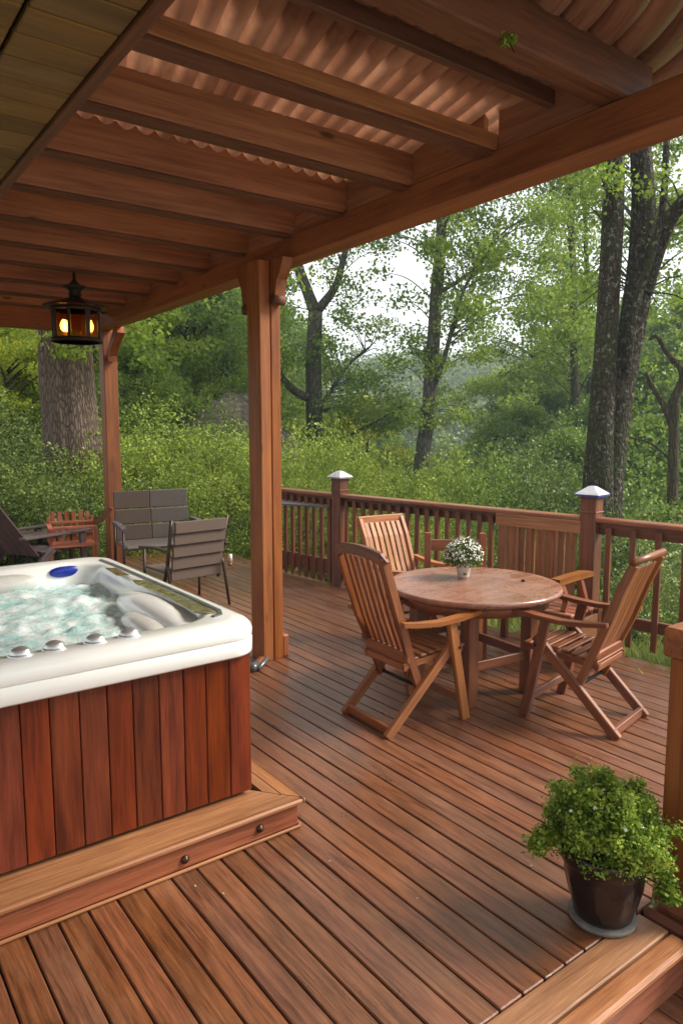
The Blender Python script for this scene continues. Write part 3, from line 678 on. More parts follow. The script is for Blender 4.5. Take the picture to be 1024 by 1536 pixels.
# mouldings: headrests, seats
def blob(mb, c, rx, ry, rz, n=24, rot=0):
    c = Vector(c); vs = []; fs = []; m = 12
    for i in range(m+1):
        t = math.pi*i/m-math.pi/2
        for j in range(n):
            a = 2*math.pi*j/n
            e = .75; cx = abs(math.cos(a))**e*math.copysign(1, math.cos(a)); sy = abs(math.sin(a))**e*math.copysign(1, math.sin(a))
            v = Vector((rx*math.cos(t)**.8*cx if abs(math.cos(t)) > 1e-6 else 0, ry*math.cos(t)**.8*sy if abs(math.cos(t)) > 1e-6 else 0, rz*math.sin(t)))
            v.rotate(Matrix.Rotation(rot, 3, 'Z')); vs.append(c+v)
    for i in range(m):
        for j in range(n):
            k = (j+1) % n; fs.append([i*n+j, i*n+k, (i+1)*n+k, (i+1)*n+j])
    mb.add(vs, fs, vs, True)
mb = MB(); blob(mb, (1.325, 3.27, .84), .10, .45, .078); T_(mb, 'side_ledge', M['acrylic'])
mb = MB(); blob(mb, (1.23, 3.15, .828), .08, .24, .048); T_(mb, 'headrest', M['pearl'])
mb = MB(); blob(mb, (.90, 4.42, .845), .17, .075, .055); T_(mb, 'headrest', M['pearl'])
mb = MB(); blob(mb, (1.225, 4.432, .880), .095, .022, .033); b_ = T_(mb, 'pillow', M['blue']); b_['label'] = 'bright blue pad'
# side strip and trim
mb = MB(); pts = [(1.435, 4.42, .9305), (1.445, 4.2, .931), (1.455, 3.2, .931), (1.45, 2.86, .931), (1.425, 2.80, .931), (1.38, 2.785, .931)]
mb.sweep(pts, RECT(.018, .008)); T_(mb, 'trim_strip', M['trim'])
mb = MB(); mb.prism([(1.345, 2.89), (1.42, 2.83), (1.427, 3.0), (1.422, 3.66), (1.375, 3.72), (1.355, 3.62), (1.372, 3.3)], .9285, .934); T_(mb, 'spill_tray', M['brass'])
mb = MB(); mb.prism([(1.35, 3.9), (1.41, 3.86), (1.42, 4.1), (1.37, 4.14)], .9285, .933); T_(mb, 'spill_tray', M['brass'])
for x, y in ((.58, 2.715), (.70, 2.72), (.85, 2.715), (.985, 2.72)):
    mb = MB(); mb.lathe([(.041, .0), (.041, .006), (.036, .010), (.033, .014), (.030, .026), (.022, .031), (.012, .035), (0, .036)], (0, 0, 0), n=28, sx=1.1, sy=.8)
    o = mb.build('air_valve_knob', M['chrome']); inp(o, tub); o.location = Vector((x, y, .927)); o.rotation_euler = (R(4), 0, R(-20)); o.matrix_parent_inverse = Matrix.Translation(-Vector(tub.location))
# little wall jets
for x, y in ((1.355, 3.78),):
    mb = MB(); mb.tube([(x+.01, y, .83), (x-.02, y, .83)], .022, 14); T_(mb, 'jet', M['chrome'])

# platform under the tub
pf = empty('tub_platform', 'low honey coloured wooden platform step under the hot tub', 'platform', (.5, 3.6, 0))
def F_(mb, n, m): return inp(mb.build(n, m), pf)
def mitre(mb, poly, z0, z1): mb.prism(poly, z0, z1)
mb = MB()
def tread(mb, run, x0, x1, y0, y1): pass
nos = [(0, 0), (0, .010), (.010, .016), (.012, .022), (.018, .028), (.055, .029), (.055, 0)]
# front tread boards (grain along x), mitred on the right end
def board(mb, poly, z0, z1, along):
    n = len(poly); off = 0
    vs = [(x, y, z0) for x, y in poly]+[(x, y, z1) for x, y in poly]
    gs = [((x, y, z) if along == 'x' else (y, x, z)) for x, y, z in vs]
    fs = [list(range(n))[::-1], [n+i for i in range(n)]]+[[i, (i+1) % n, n+(i+1) % n, n+i] for i in range(n)]
    mb.add(vs, fs, gs)
board(mb, [(-1.6, 2.505), (1.64, 2.505), (1.585, 2.57), (-1.6, 2.57)], .108, .1395, 'x')
board(mb, [(-1.6, 2.574), (1.582, 2.574), (1.49, 2.70), (-1.6, 2.70)], .108, .1385, 'x')
board(mb, [(1.645, 2.507), (1.645, 5.0), (1.59, 5.0), (1.59, 2.571)], .108, .1395, 'y')
board(mb, [(1.586, 2.576), (1.586, 5.0), (1.535, 5.0), (1.535, 2.645)], .108, .1385, 'y')
board(mb, [(1.528, 2.80), (1.528, 5.0), (1.475, 5.0), (1.475, 2.80)], .108, .1380, 'y')
F_(mb, 'tread', M['step'])
mb = MB(); mb.box(-1.6, 1.648, 2.485, 2.503, .112, .136, 'x', bev=.007); mb.box(1.6475, 1.662, 2.487, 5.0, .112, .136, 'y', bev=.006); F_(mb, 'nosing', M['step'])
mb = MB(); mb.box(-1.6, 1.632, 2.508, 2.53, .014, .107, 'x'); mb.box(1.612, 1.634, 2.531, 5.0, .014, .107, 'y'); F_(mb, 'fascia', M['fascia'])
mb = MB(); mb.box(-1.6, 1.642, 2.494, 2.507, .0025, .016, 'x', bev=.004); mb.box(1.635, 1.648, 2.508, 5.0, .0025, .016, 'y', bev=.004); F_(mb, 'base_strip', M['panel'])
mb = MB(); mb.box(-1.55, 1.46, 2.71, 4.95, .09, .136, 'x'); F_(mb, 'platform_top', M['rafterdark'])
for x, z in ((1.10, .052), (1.44, .062)):
    mb = MB(); mb.lathe([(.018, 0), (.018, .004), (.013, .009), (.010, .010), (.009, .014), (0, .015)], n=20); o = mb.build('bolt', M['bolt']); inp(o, pf)
    o.location = (x, 2.507, z); o.rotation_euler = (R(90), 0, 0)

# small bar by the post
mb = MB(); sb = empty('boot_scraper', 'short dark red bar with grey end lying by the post foot', 'boot scraper', (2.52, 4.40, 0), R(-47))
mb.beam((-.02, 0, .028), (-.02, .30, .028), .05, .04, bev=.014); mb.build('bar', M['terracotta'], sb)
mb = MB(); mb.tube([(-.02, -.045, .026), (-.02, -.02, .028), (-.02, .06, .028)], [.022, .032, .030], 12); mb.tube([(.02, -.02, .024), (.02, .32, .024)], .015, 10); mb.build('end_cap', M['trim'], sb)

# ================================================================== RAILING
rl = empty('deck_railing', 'dark red wooden deck railing with square balusters and two capped newel posts', 'railing', (4.9, 5, 0))
def RL(mb, n, m): return inp(mb.build(n, m), rl)
NA = Vector((5.135, 3.47, 0)); NB = Vector((4.70, 6.33, 0)); NC = Vector((4.55, 7.62, 0)); ND = Vector((5.50, .3, 0))
def newel(p, capm, tone, w=.135, h=1.19, rot=0, rnd=.5):
    mb = MB(); d = (NB-NA).normalized(); s = Vector((d.y, -d.x, 0))
    mb.obox(p+Vector((0, 0, h/2-.1)), (0, 0, 1), s, d, h+.2, w, w, .006, rnd)
    for z in (h-.13, h-.02): mb.obox(p+Vector((0, 0, z)), s, d, (0, 0, 1), w+.014, w+.014, .014, .003)
    o = RL(mb, 'newel_post', M['rail'])
    mb = MB(); q = w*.5+.035
    def ring(k, z): return [p+s*a*k*q+d*b*k*q+Vector((0, 0, z)) for a, b in ((-1, -1), (1, -1), (1, 1), (-1, 1))]
    rs = [ring(.9, h), ring(1, h+.002), ring(1, h+.016), ring(.86, h+.030), ring(.25, h+.078), ring(.08, h+.082)]
    vs = [v for r_ in rs for v in r_]; fs = []
    for i in range(len(rs)-1):
        for j in range(4): fs.append([i*4+j, i*4+(j+1) % 4, (i+1)*4+(j+1) % 4, (i+1)*4+j])
    fs.append([0, 3, 2, 1]); k = (len(rs)-1)*4; fs.append([k, k+1, k+2, k+3])
    mb.add(vs, fs, vs); mb.mi = [1 if (i < 8) else 0 for i in range(len(fs))]
    c = mb.build('cap', [M['capwhite'], capm]); c.parent = o
    return o
nb = newel(NB, M['palebar'], .4, rnd=.75); nb['label'] = 'newel post with plain white cap'
na = newel(NA, M['capblue'], .4, rnd=.6); na['label'] = 'newel post with blue edged cap'
def section(a, b, spacing, bw=.042, bot=(.10, .19), solid=None, poke=True, inset=.07):
    a = Vector(a); b = Vector(b); d = (b-a).normalized(); s = Vector((d.y, -d.x, 0)); Ln = (b-a).length
    A = a+d*inset; B = b-d*inset; up = Vector((0, 0, 1))
    mb = MB(); mb.beam(A+up*1.0, B+up*1.0, .135, .038, bev=.008); RL(mb, 'top_rail', M['railtop'])
    mb = MB(); mb.beam(A+up*.93+s*-.02, B+up*.93+s*-.02, .035, .10, bev=.004); RL(mb, 'sub_rail', M['rail'])
    mb = MB(); mb.beam(A+up*(bot[0]+bot[1])/2, B+up*(bot[0]+bot[1])/2, .04, bot[1]-bot[0], bev=.004); RL(mb, 'bottom_rail', M['rail'])
    n = int((Ln-2*inset)/spacing)
    for i in range(n):
        t = inset+spacing*(i+.5)
        if solid and solid[0] < t < solid[1]: continue
        p = a+d*t+s*.028; mb = MB()
        wv = bw*random.uniform(.9, 1.15)
        mb.obox(p+up*(.02+.94)/2, (0, 0, 1), s, d, .94, .03, wv, .003); RL(mb, 'baluster', M['rail'])
section(NB, NA, .122, solid=(2.05, 2.85)); section(NC, NB, .128, bw=.05, bot=(.10, .27)); section(NA, ND, .20, bw=.045, bot=(.16, .25))
# solid planked panel beside newel with blue cap
d = (NA-NB).normalized(); s = Vector((-d.y, d.x, 0))
if s.x > 0: s = -s
mb = MB(); t = 2.09; i = 0
while t < 2.78:
    p = NB+d*t+s*.045; mb.obox(p+Vector((0, 0, .51)), (0, 0, 1), s, d, .80, .022, .082+.01*math.sin(i*3), .006); t += .094; i += 1
for j in range(6): 
    p = NB+d*(2.13+j*.125)+s*.068; mb.obox(p+Vector((0, 0, .51)), (0, 0, 1), s, d, .80, .016, .03, .004)
RL(mb, 'solid_panel', M['panel'])
mb = MB(); mb.obox(NB+d*2.435+s*.062+Vector((0, 0, .93)), d, s, (0, 0, 1), .80, .03, .105, .004); RL(mb, 'panel_rail', M['panel'])
# shelf flap on the left section
mb = MB(); d2 = (NC-NB).normalized(); s2 = Vector((-d2.y, d2.x, 0))
if s2.x > 0: s2 = -s2
a = NB+d2*.10+s2*.07; b = NB+d2*1.0+s2*.06
mb.prism([(a.x, a.y), (b.x, b.y), (b.x+s2.x*.34, b.y+s2.y*.34), (a.x+s2.x*.10+d2.x*.05, a.y+s2.y*.10+d2.y*.05)][::-1], .865, .885); o = RL(mb, 'shelf', M['slate']); o['label'] = 'slate grey shelf fixed below the rail'
mb = MB(); mb.obox(NC+Vector((0, 0, .5)), (0, 0, 1), s2, d2, 1.0, .12, .12, .006); RL(mb, 'end_post', M['rail'])

# near right post and planters
np_ = empty('corner_post', 'square wooden post with thick cap block at the right edge near lower deck', 'post', (2.40, 1.20, -.17))
mb = MB(); mb.box(2.368, 2.508, 1.125, 1.265, -.172, .955, 'z', bev=.006); inp(mb.build('post_shaft', M['pergola']), np_)
mb = MB(); mb.box(2.350, 3.1, 1.105, 1.285, .957, 1.062, 'x', bev=.008); inp(mb.build('cap_block', M['pergola']), np_)
mb = MB(); mb.box(2.345, 2.53, 1.105, 1.285, .02, .10, 'x', bev=.025); mb.box(2.325, 2.55, 1.085, 1.305, -.172, .018, 'x', bev=.02); inp(mb.build('plinth', M['terracotta']), np_)
mb = MB(); tp = empty('clay_planter', 'round brown clay planter with thick rim in the lower right corner', 'planter', (2.50, 1.0, -.172))
mb.lathe([(0, 0), (.13, 0), (.14, .01), (.172, .16), (.175, .185), (.19, .19), (.195, .20), (.195, .23), (.185, .24), (.170, .24), (.16, .21), (0, .20)], n=40)
mb.build('planter_bowl', M['terracotta'], tp)
mb = MB(); mb.lathe([(0, .205), (.158, .212)], n=24); mb.build('soil', M['soil'], tp)

# ================================================================== DINING SET
def slat_chair(name, label, mats, loc, rz, nsl=7, slw=.036, top='arch', backw=.46, lean=.24, group='teak folding armchairs around the round table', bh=1.05, arms=True):
    root = empty(name, label, 'chair', loc, rz, group)
    tm, bm_, am = mats
    W = .215
    for sx in (-1, 1):
        x = sx*W
        mb = MB(); mb.beam((x, -.285, 0.0), (x, .235, .50), .036, .054, up=(0, 0, 1), bev=.004); mb.build('leg', tm, root)
        xf = sx*(W+.038)
        mb = MB(); mb.beam((xf, .275, 0.0), (xf, .155, .615), .036, .058, up=(0, 1, 0), bev=.004); mb.build('leg', tm, root)
        # back upright
        mb = MB(); xb = sx*(backw/2-.018) if True else x
        up_pts = [(sx*(W-.03), -.02, .22), (sx*(W-.028), -.10, .42), (xb*.99, -.10-lean*.36, .62), (xb, -.10-lean*.70, .84), (xb, -.10-lean, bh-.02)]
        mb.sweep(up_pts, RECT(.030, .048), up=(0, 1, 0)); mb.build('back_upright', bm_, root)
        if arms:
            mb = MB(); xa = sx*(W+.045)
            mb.sweep([(xa, -.215, .655), (xa+sx*.004, -.10, .640), (xa+sx*.006, .05, .630), (xa+sx*.004, .20, .637), (xa, .33, .650), (xa, .37, .651)], RECT(.062, .026), scale=[(.65, 1), (.85, 1), (1, 1), (1.1, 1), (1.05, 1), (.7, .8)])
            mb.build('armrest', am, root)
    def by(z):   # back plane y
        P = [(-.02, .22), (-.10, .42), (-.10-lean*.36, .62), (-.10-lean*.70, .84), (-.10-lean, bh-.02)]
        for (y0, z0), (y1, z1) in zip(P[:-1], P[1:]):
            if z <= z1: return y0+(y1-y0)*(z-z0)/(z1-z0)
        return P[-1][0]
    mb = MB(); n = nsl; span = backw-.08
    for i in range(n):
        x = -span/2+span*(i+.5)/n
        pts = [(x, by(z)+.002, z) for z in (.445, .62, .84, bh-.05)]
        mb.sweep(pts, RECT(slw, .014), up=(0, 1, 0))
    mb.build('back_slats', bm_, root)
    mb = MB()
    if top == 'arch':
        pts = [(-backw/2+.002, by(bh-.05)-.004, bh-.06)]+[(backw*t, by(bh-.03)-.008+.02*(1-4*t*t)*-.5, bh-.035+.03*(1-(2*t)**2)) for t in (-.42, -.3, -.15, 0, .15, .3, .42)]+[(backw/2-.002, by(bh-.05)-.004, bh-.06)]
        mb.sweep(pts, RECT(.028, .062), up=(0, 0, 1), scale=[(1, .8)]+[(1, 1)]*7+[(1, .8)])
    elif top == 'roll':
        mb.tube([(-backw/2-.01, by(bh)-.005, bh), (backw/2+.01, by(bh)-.005, bh)], .021, 14)
    else:
        mb.beam((-backw/2-.004, by(bh-.03)-.004, bh-.035), (backw/2+.004, by(bh-.03)-.004, bh-.035), .026, .085, bev=.006)
    mb.build('top_rail', am if top != 'arch' else bm_, root)
    mb = MB(); mb.beam((-backw/2+.03, by(.44)-.014, .43), (backw/2-.03, by(.44)-.014, .43), .03, .065, bev=.008); mb.build('lower_rail', am, root)
    # seat
    mb = MB(); nS = 8
    for i in range(nS):
        t = i/(nS-1); y = -.12+.42*t; z = .405+.025*math.sin(t*2.6)+.02*t
        mb.beam((-W+.022, y, z), (W-.022, y, z), .043, .016, bev=.004)
    mb.build('seat_slats', am, root)
    mb = MB()
    for sx in (-1, 1): mb.sweep([(sx*(W-.03), -.15, .385), (sx*(W-.03), .05, .40), (sx*(W-.03), .30, .425)], RECT(.024, .034))
    mb.beam((-W+.02, .292, .418), (W-.02, .292, .418), .022, .045); mb.beam((-W+.02, -.135, .375), (W-.02, -.135, .375), .022, .04)
    mb.build('seat_frame', tm, root)
    mb = MB(); mb.beam((-W-.012, -.255, .032), (W+.012, -.255, .032), .030, .052, bev=.004); mb.build('rear_stretcher', tm, root)
    mb = MB(); mb.beam((-W-.02, .245, .13), (W+.02, .245, .13), .024, .05, bev=.004); mb.build('front_stretcher', tm, root)
    for sx in (-1, 1): mb = MB(); mb.tube([(sx*(W+.062), .205, .46), (sx*(W-.02), .205, .46)], .009, 10); mb.build('pivot_bolt', M['black'], root)
    mb = MB(); mb.tube([(-W, -.02, .235), (W, -.02, .235)], .011, 10); mb.build('pivot_rod', M['black'], root)
    return root
slat_chair('folding_chair', 'dark teak folding armchair with arched slatted back seen from behind, nearest the pergola post', (M['teak'], M['teakdark'], M['teak']), (2.83, 3.17, 0), R(-93), nsl=7, slw=.030, top='arch', backw=.47, lean=.22, bh=1.06)
slat_chair('folding_chair', 'brown teak folding armchair with rolled top rail on the right of the table', (M['teakdark'], M['teak'], M['teakdark']), (3.72, 2.50, 0), R(11), nsl=6, slw=.056, top='roll', backw=.45, lean=.225, bh=1.02)
slat_chair('folding_chair', 'paler teak folding chair with flat top rail on the far side of the table', (M['teakdark'], M['teakpale'], M['teakpale']), (3.86, 4.30, 0), R(176), nsl=7, slw=.034, top='flat', backw=.46, lean=.26, bh=1.0)

tb = empty('dining_table', 'round teak dining table with worn glossy top and thick square legs', 'table', (3.53, 3.26, 0))
TH = .715; TR = .575
mb = MB()
prof = [(0, TH-.045), (TR-.05, TH-.045), (TR-.02, TH-.042), (TR-.004, TH-.030), (TR, TH-.016), (TR-.006, TH-.005), (TR-.018, TH), (TR-.06, TH+.0005), (0, TH+.0005)]
mb.lathe(prof, n=96); mb.build('tabletop', M['tabletop'], tb)
mb = MB(); mb.lathe([(TR-.10, TH-.115), (TR-.085, TH-.115), (TR-.085, TH-.046), (TR-.10, TH-.046), (TR-.10, TH-.115)], n=64); mb.build('apron', M['teakdark'], tb)
lg = []
for k in range(4):
    a = R(-50+90*k); x, y = .37*math.cos(a), .37*math.sin(a); lg.append((x, y))
    mb = MB(); d_ = Vector((math.cos(a), math.sin(a), 0)); mb.obox((x, y, (TH-.05)/2), (0, 0, 1), (1, 0, 0), (0, 1, 0), TH-.05, .085, .085, .005); mb.build('leg', M['teakdark'], tb)
for (x, y), (x2, y2) in ((lg[0], lg[1]), (lg[1], lg[2]), (lg[2], lg[3]), (lg[3], lg[0])):
    mb = MB(); v = Vector((x2-x, y2-y, 0)).normalized()*.045; mb.beam(Vector((x, y, .25))+v, Vector((x2, y2, .25))-v, .026, .06, bev=.004); mb.build('stretcher', M['teakdark'], tb)
mb = MB(); mb.lathe([(.012, 0), (.013, .006), (.010, .012), (0, .014)], (.30, -.17, TH+.0008), n=14); mb.build('screw_cap', M['black'], tb)
# low-back chair on the far side
lb = empty('low_back_chair', 'small low-backed chair with beige seat half hidden behind the table', 'chair', (4.02, 3.88, 0), R(140))
for sx in (-1, 1):
    mb = MB(); mb.beam((sx*.22, -.2, 0), (sx*.22, -.24, .90), .05, .05, up=(0, 1, 0)); mb.build('back_post', M['fascia'], lb)
    mb = MB(); mb.beam((sx*.19, .19, 0), (sx*.19, .18, .42), .035, .035, up=(0, 1, 0)); mb.build('leg', M['teakdark'], lb)
    mb = MB(); mb.sweep([(sx*.2, -.19, .30), (sx*.205, -.05, .26), (sx*.2, .08, .27), (sx*.19, .18, .33)], RECT(.02, .03)); mb.build('curved_stretcher', M['teakdark'], lb)
mb = MB(); mb.beam((-.2, -.235, .80), (.2, -.235, .80), .025, .09); mb.build('back_rail', M['teakdark'], lb)
mb = MB(); mb.obox((0, 0, .44), (1, 0, 0), (0, 1, 0), (0, 0, 1), .44, .42, .05, .018); mb.build('seat_cushion', M['cushion'], lb)
mb = MB(); mb.sweep([(-.18, .19, .30), (-.08, .2, .24), (.08, .2, .24), (.18, .19, .30)], RECT(.022, .03)); mb.build('front_stretcher', M['teakdark'], lb)
# bench tucked behind the right of the table
bn = empty('garden_bench', 'low slatted teak bench with one stubby armrest between table and planked panel', 'bench', (4.46, 3.45, 0), R(8))
mb = MB()
for i in range(5): mb.beam((-.24+i*.09, -.42, .42), (-.24+i*.09, .46, .42), .075, .022, bev=.005)
mb.build('seat_slats', M['fascia'], bn)
for sx in (-1, 1):
    for y in (-.38, .42):
        mb = MB(); mb.box(sx*.2-.025, sx*.2+.025, y-.025, y+.025, 0, .405, 'z'); mb.build('leg', M['teakdark'], bn)
mb = MB(); mb.sweep([(-.30, -.30, .655), (-.1, -.31, .662), (.08, -.32, .664), (.18, -.33, .655)], RECT(.075, .045), scale=[(1, 1), (1, 1), (.95, 1), (.6, .8)]); mb.build('armrest', M['teak'], bn)
mb = MB(); mb.sweep([(.12, -.33, .40), (.08, -.33, .5), (.02, -.32, .635)], RECT(.04, .04), up=(1, 0, 0)); mb.build('arm_support', M['fascia'], bn); mb = MB(); mb.sweep([(-.22, -.33, .43), (-.18, -.33, .5), (-.24, -.31, .635)], RECT(.04, .04), up=(1, 0, 0)); mb.build('arm_support', M['fascia'], bn)
mb = MB(); mb.box(-.25, .2, -.40, -.375, .10, .36, 'x'); mb.build('end_panel', M['step'], bn)

# flower pot on the table
fp = empty('flower_pot', 'small white pot of white flowers standing on the round table', 'flower pot', (3.60, 3.42, TH+.001))
mb = MB(); mb.lathe([(0, 0), (.034, 0), (.038, .006), (.040, .02), (.052, .07), (.060, .095), (.071, .10), (.073, .108), (.066, .112), (.056, .10), (0, .095)], n=32, fn=lambda a, z: 1+.012*math.sin(a*12)); mb.build('pot', M['white'], fp)
mb = MB(); mb.lathe([(.0, 0), (.014, .001), (.010, .004), (0, .005)], n=12); o = mb.build('pot_emblem', M['leaf_small'], fp); o.location = (-.022, -.034, .035); o.rotation_euler = (R(80), 0, R(-33))
def dome(n, rx, ry, rz, z0, low=-.15, pw=.33, bumpy=.18, fr=4.):
    d = RNG.normal(size=(n*2, 3)); d /= np.linalg.norm(d, axis=1)[:, None]; d = d[d[:, 2] > low][:n]
    nz = np.array([mnoise.noise(Vector((a*fr, b*fr, c*fr))) for a, b, c in d])[:, None]
    r = RNG.random((len(d), 1))**pw*(1+bumpy*nz)
    return d*r*np.array([rx, ry, rz])+np.array([0, 0, z0]), d
P, D = dome(2600, .135, .135, .14, .135, low=-.35); V, F = leafgeo(P, .017, out=D, outb=.5); fastmesh('foliage', V, F, M['leaf_small'], fp)
P, D = dome(520, .14, .14, .15, .135, low=.0, pw=.08); V, F = leafgeo(P, .014, aspect=1., out=D, outb=1.5, upb=.8); fastmesh('flowers', V, F, M['petal'], fp)

# ------------------------------------------------------------------ potted shrub in the foreground
pp = empty('potted_plant', 'bushy bright green plant in a dark glazed pot on the deck corner', 'potted plant', (2.185, 1.365, 0))
mb = MB(); mb.lathe([(0, .001), (.108, .001), (.116, .006), (.118, .016), (.112, .020), (0, .020)], n=48); mb.build('saucer', M['stone'], pp)
def emb(a, z):
    k = 0.
    if .06 < z < .19: k = .05*max(0, math.cos(a*9))**.6*smooth01((z-.06)/.02)*smooth01((.19-z)/.03)
    return 1+k
mb = MB(); prof = [(0, .022), (.096, .022), (.101, .028)]+[(.101+.046*t, .028+.20*t) for t in np.linspace(.05, 1, 18)]+[(.153, .232), (.160, .240), (.163, .280), (.158, .288), (.148, .286), (.142, .265), (0, .26)]
mb.lathe(prof, n=72, fn=emb); mb.build('pot', M['potdark'], pp)
mb = MB(); mb.lathe([(0, .267), (.141, .264)], n=24); mb.build('soil', M['soil'], pp)
cl = []; 
for i in range(150):
    a = random.random()*2*math.pi; e = math.asin(random.uniform(-.12, 1)); k = random.uniform(.66, 1.08)
    cl.append(Vector((math.cos(a)*math.cos(e)*.182*k, math.sin(a)*math.cos(e)*.182*k, .32+math.sin(e)*.175*k)))
for i in range(30):
    a = i/30*6.283; cl.append(Vector((math.cos(a)*.145, math.sin(a)*.145, .285+random.uniform(-.03, .02))))
for i in range(26):
    t = i/25; v = cr*(.16+.05*t)-cf*.05; cl.append(Vector((v.x+random.uniform(-.02, .02), v.y+random.uniform(-.02, .02), .30-.20*t)))
for i in range(14):
    t = i/13; v = -cr*(.19+.06*t); cl.append(Vector((v.x, v.y+random.uniform(-.02, .02), .33-.06*t)))
for i in range(34):
    a = random.random()*6.283; e = random.uniform(.0, 1.4); r0 = random.uniform(1.05, 1.3)
    for q in (.9, 1., r0): cl.append(Vector((math.cos(a)*math.cos(e)*.18*q, math.sin(a)*math.cos(e)*.18*q, .32+math.sin(e)*.17*q)))
Pp = []
for c in cl:
    n = 105; q = RNG.normal(size=(n, 3))*np.array([.015, .015, .013])+np.array(c); Pp.append(q)
q, D = dome(3500, .15, .15, .15, .31, low=-.2, pw=.4); Pp.append(q)
PP = np.concatenate(Pp); V, F = leafgeo(PP, .0125*RNG.uniform(.7, 1.35, (len(PP), 1)), aspect=.75, upb=.7); fastmesh('foliage', V, F, M['leaf_pot'], pp)
mb = MB()
for c in cl[::3]: mb.tube([(c.x*.15, c.y*.15, .24), (c.x*.6, c.y*.6, .24+(c.z-.24)*.6), tuple(c)], [.003, .002, .001], 5)
mb.build('stems', M['twig'], pp)
q, D = dome(26, .2, .2, .19, .31, low=.3, pw=.03); V, F = leafgeo(q, .014, aspect=1, out=D, outb=2); fastmesh('flowers', V, F, M['petal'], pp)

# ================================================================== PATIO FURNITURE (far left)
mc = empty('patio_chair', 'taupe sling patio chair seen from behind beside the hot tub', 'chair', (2.98, 6.30, 0), R(6))
mb = MB(); zs = [.30, .41, .53, .65, .76, .875]
for i in range(5): mb.obox((0, .02-.0*i+.10*(1-i/4)-.09, (zs[i]+zs[i+1])/2), (1, 0, 0), (0, 1, 0), (0, 0, 1), .56, .022, zs[i+1]-zs[i]-.004, .006)
mb.build('back_sling', M['sling'], mc)
mb = MB()
for i in range(1, 5): mb.tube([(-.285, -.022+.10*(1-i/4), zs[i]), (.285, -.022+.10*(1-i/4), zs[i]+.008)], .007, 8)
mb.build('back_bars', M['palebar'], mc)
mb = MB(); mb.obox((0, .32, .37), (1, 0, 0), (0, 1, 0), (0, 0, 1), .56, .44, .025, .01); mb.build('seat', M['sling'], mc)
for sx in (-1, 1):
    mb = MB(); mb.tube([(sx*.30, .12, .26), (sx*.30, .05, .45), (sx*.305, -.05, .89)], .017, 10); mb.build('back_upright', M['bronze'], mc)
    mb = MB(); mb.tube([(sx*.31, -.06, 0), (sx*.305, .03, .40), (sx*.30, .06, .5)], .014, 10); mb.build('leg', M['bronze'], mc)
    mb = MB(); mb.tube([(sx*.31, .50, 0), (sx*.31, .48, .56)], .014, 10); mb.build('leg', M['bronze'], mc)
    mb = MB(); mb.sweep([(sx*.335, -.02, .60), (sx*.345, .2, .61), (sx*.335, .50, .58)], RECT(.05, .022)); mb.build('armrest', M['bronze'], mc)
mb = MB(); mb.tube([(.33, -.055, .50), (.33, -.055, .42)], .022, 12); mb.m = 1; mb.tube([(.33, -.055, .418), (.33, -.055, .385)], .021, 12)
o = mb.build('hinge_cap', [M['white'], M['redpaint']], mc)
ls = empty('patio_loveseat', 'two-seat taupe and grey patio bench facing the tub, against the shrubs', 'bench', (3.32, 7.95, 0), R(172))
for k, (x0, x1, mt) in enumerate(((-.40, .06, 'slinggrey'), (.065, .48, 'sling'))):
    mb = MB()
    for i, (z0, z1) in enumerate(((.42, .60), (.605, .78), (.785, .995))): mb.obox(((x0+x1)/2, -.26-(z0-.42)*.22, (z0+z1)/2), (1, 0, 0), (0, 1, 0), (0, 0, 1), x1-x0, .03, z1-z0, .008)
    mb.build('backrest', M[mt], ls)
mb = MB(); mb.obox((.04, .02, .40), (1, 0, 0), (0, 1, 0), (0, 0, 1), .88, .5, .05, .02); mb.build('seat', M['slinggrey'], ls)
for x in (-.42, .50):
    mb = MB(); mb.sweep([(x, -.26, .64), (x, 0, .645), (x, .30, .62)], RECT(.06, .03)); mb.build('armrest', M['slate'], ls)
    for y in (-.24, .24):
        mb = MB(); mb.tube([(x, y, 0), (x, y*.95, .635)], .016, 8); mb.build('leg', M['bronze'], ls)
# lounger at far left
ad = empty('reclining_lounger', 'weathered dark reclining lounger with slanted back at the far left', 'lounger', (1.95, 8.75, 0), R(-62))
mb = MB()
for i in range(5): mb.beam((-.26+i*.13, -.05, .30), (-.26+i*.13, -.55, .93), .122, .022, up=(0, 1, 0), bev=.004)
mb.build('backrest', M['greyplastic'], ad)
mb = MB()
for i in range(6): mb.beam((-.34, .02+i*.11, .34-i*.006), (.34, .02+i*.11, .34-i*.006), .10, .022, bev=.004)
mb.build('seat', M['greyplastic'], ad)
for sx in (-1, 1):
    mb = MB(); mb.beam((sx*.36, -.35, 0), (sx*.36, .12, .36), .04, .08); mb.build('leg', M['greyplastic'], ad)
    mb = MB(); mb.beam((sx*.36, .60, 0), (sx*.36, .56, .50), .04, .08, up=(0, 1, 0)); mb.build('leg', M['greyplastic'], ad)
    mb = MB(); mb.beam((sx*.36, -.30, .53), (sx*.36, .68, .52), .10, .024); mb.build('armrest', M['greyplastic'], ad)
rc = empty('rustic_chair', 'worn red painted slatted chair with one curved arm by the shrubs', 'chair', (2.52, 8.75, 0), R(168))
mb = MB()
for i in range(6): mb.beam((-.20+i*.08, -.20, .36), (-.20+i*.08, -.23, .72+.01*(i % 2)), .05, .018, up=(0, 1, 0))
mb.build('back_slats', M['redpaint'], rc)
mb = MB()
for z in (.46, .60): mb.beam((-.25, -.185, z), (.25, -.185, z), .02, .03)
mb.build('back_rails', M['redpaint'], rc)
for sx in (-1, 1):
    for y, h in ((-.21, .66), (.22, .58)):
        mb = MB(); mb.beam((sx*.25, y, 0), (sx*.25, y, h), .035, .035, up=(0, 1, 0)); mb.build('leg', M['redpaint'], rc)
mb = MB()
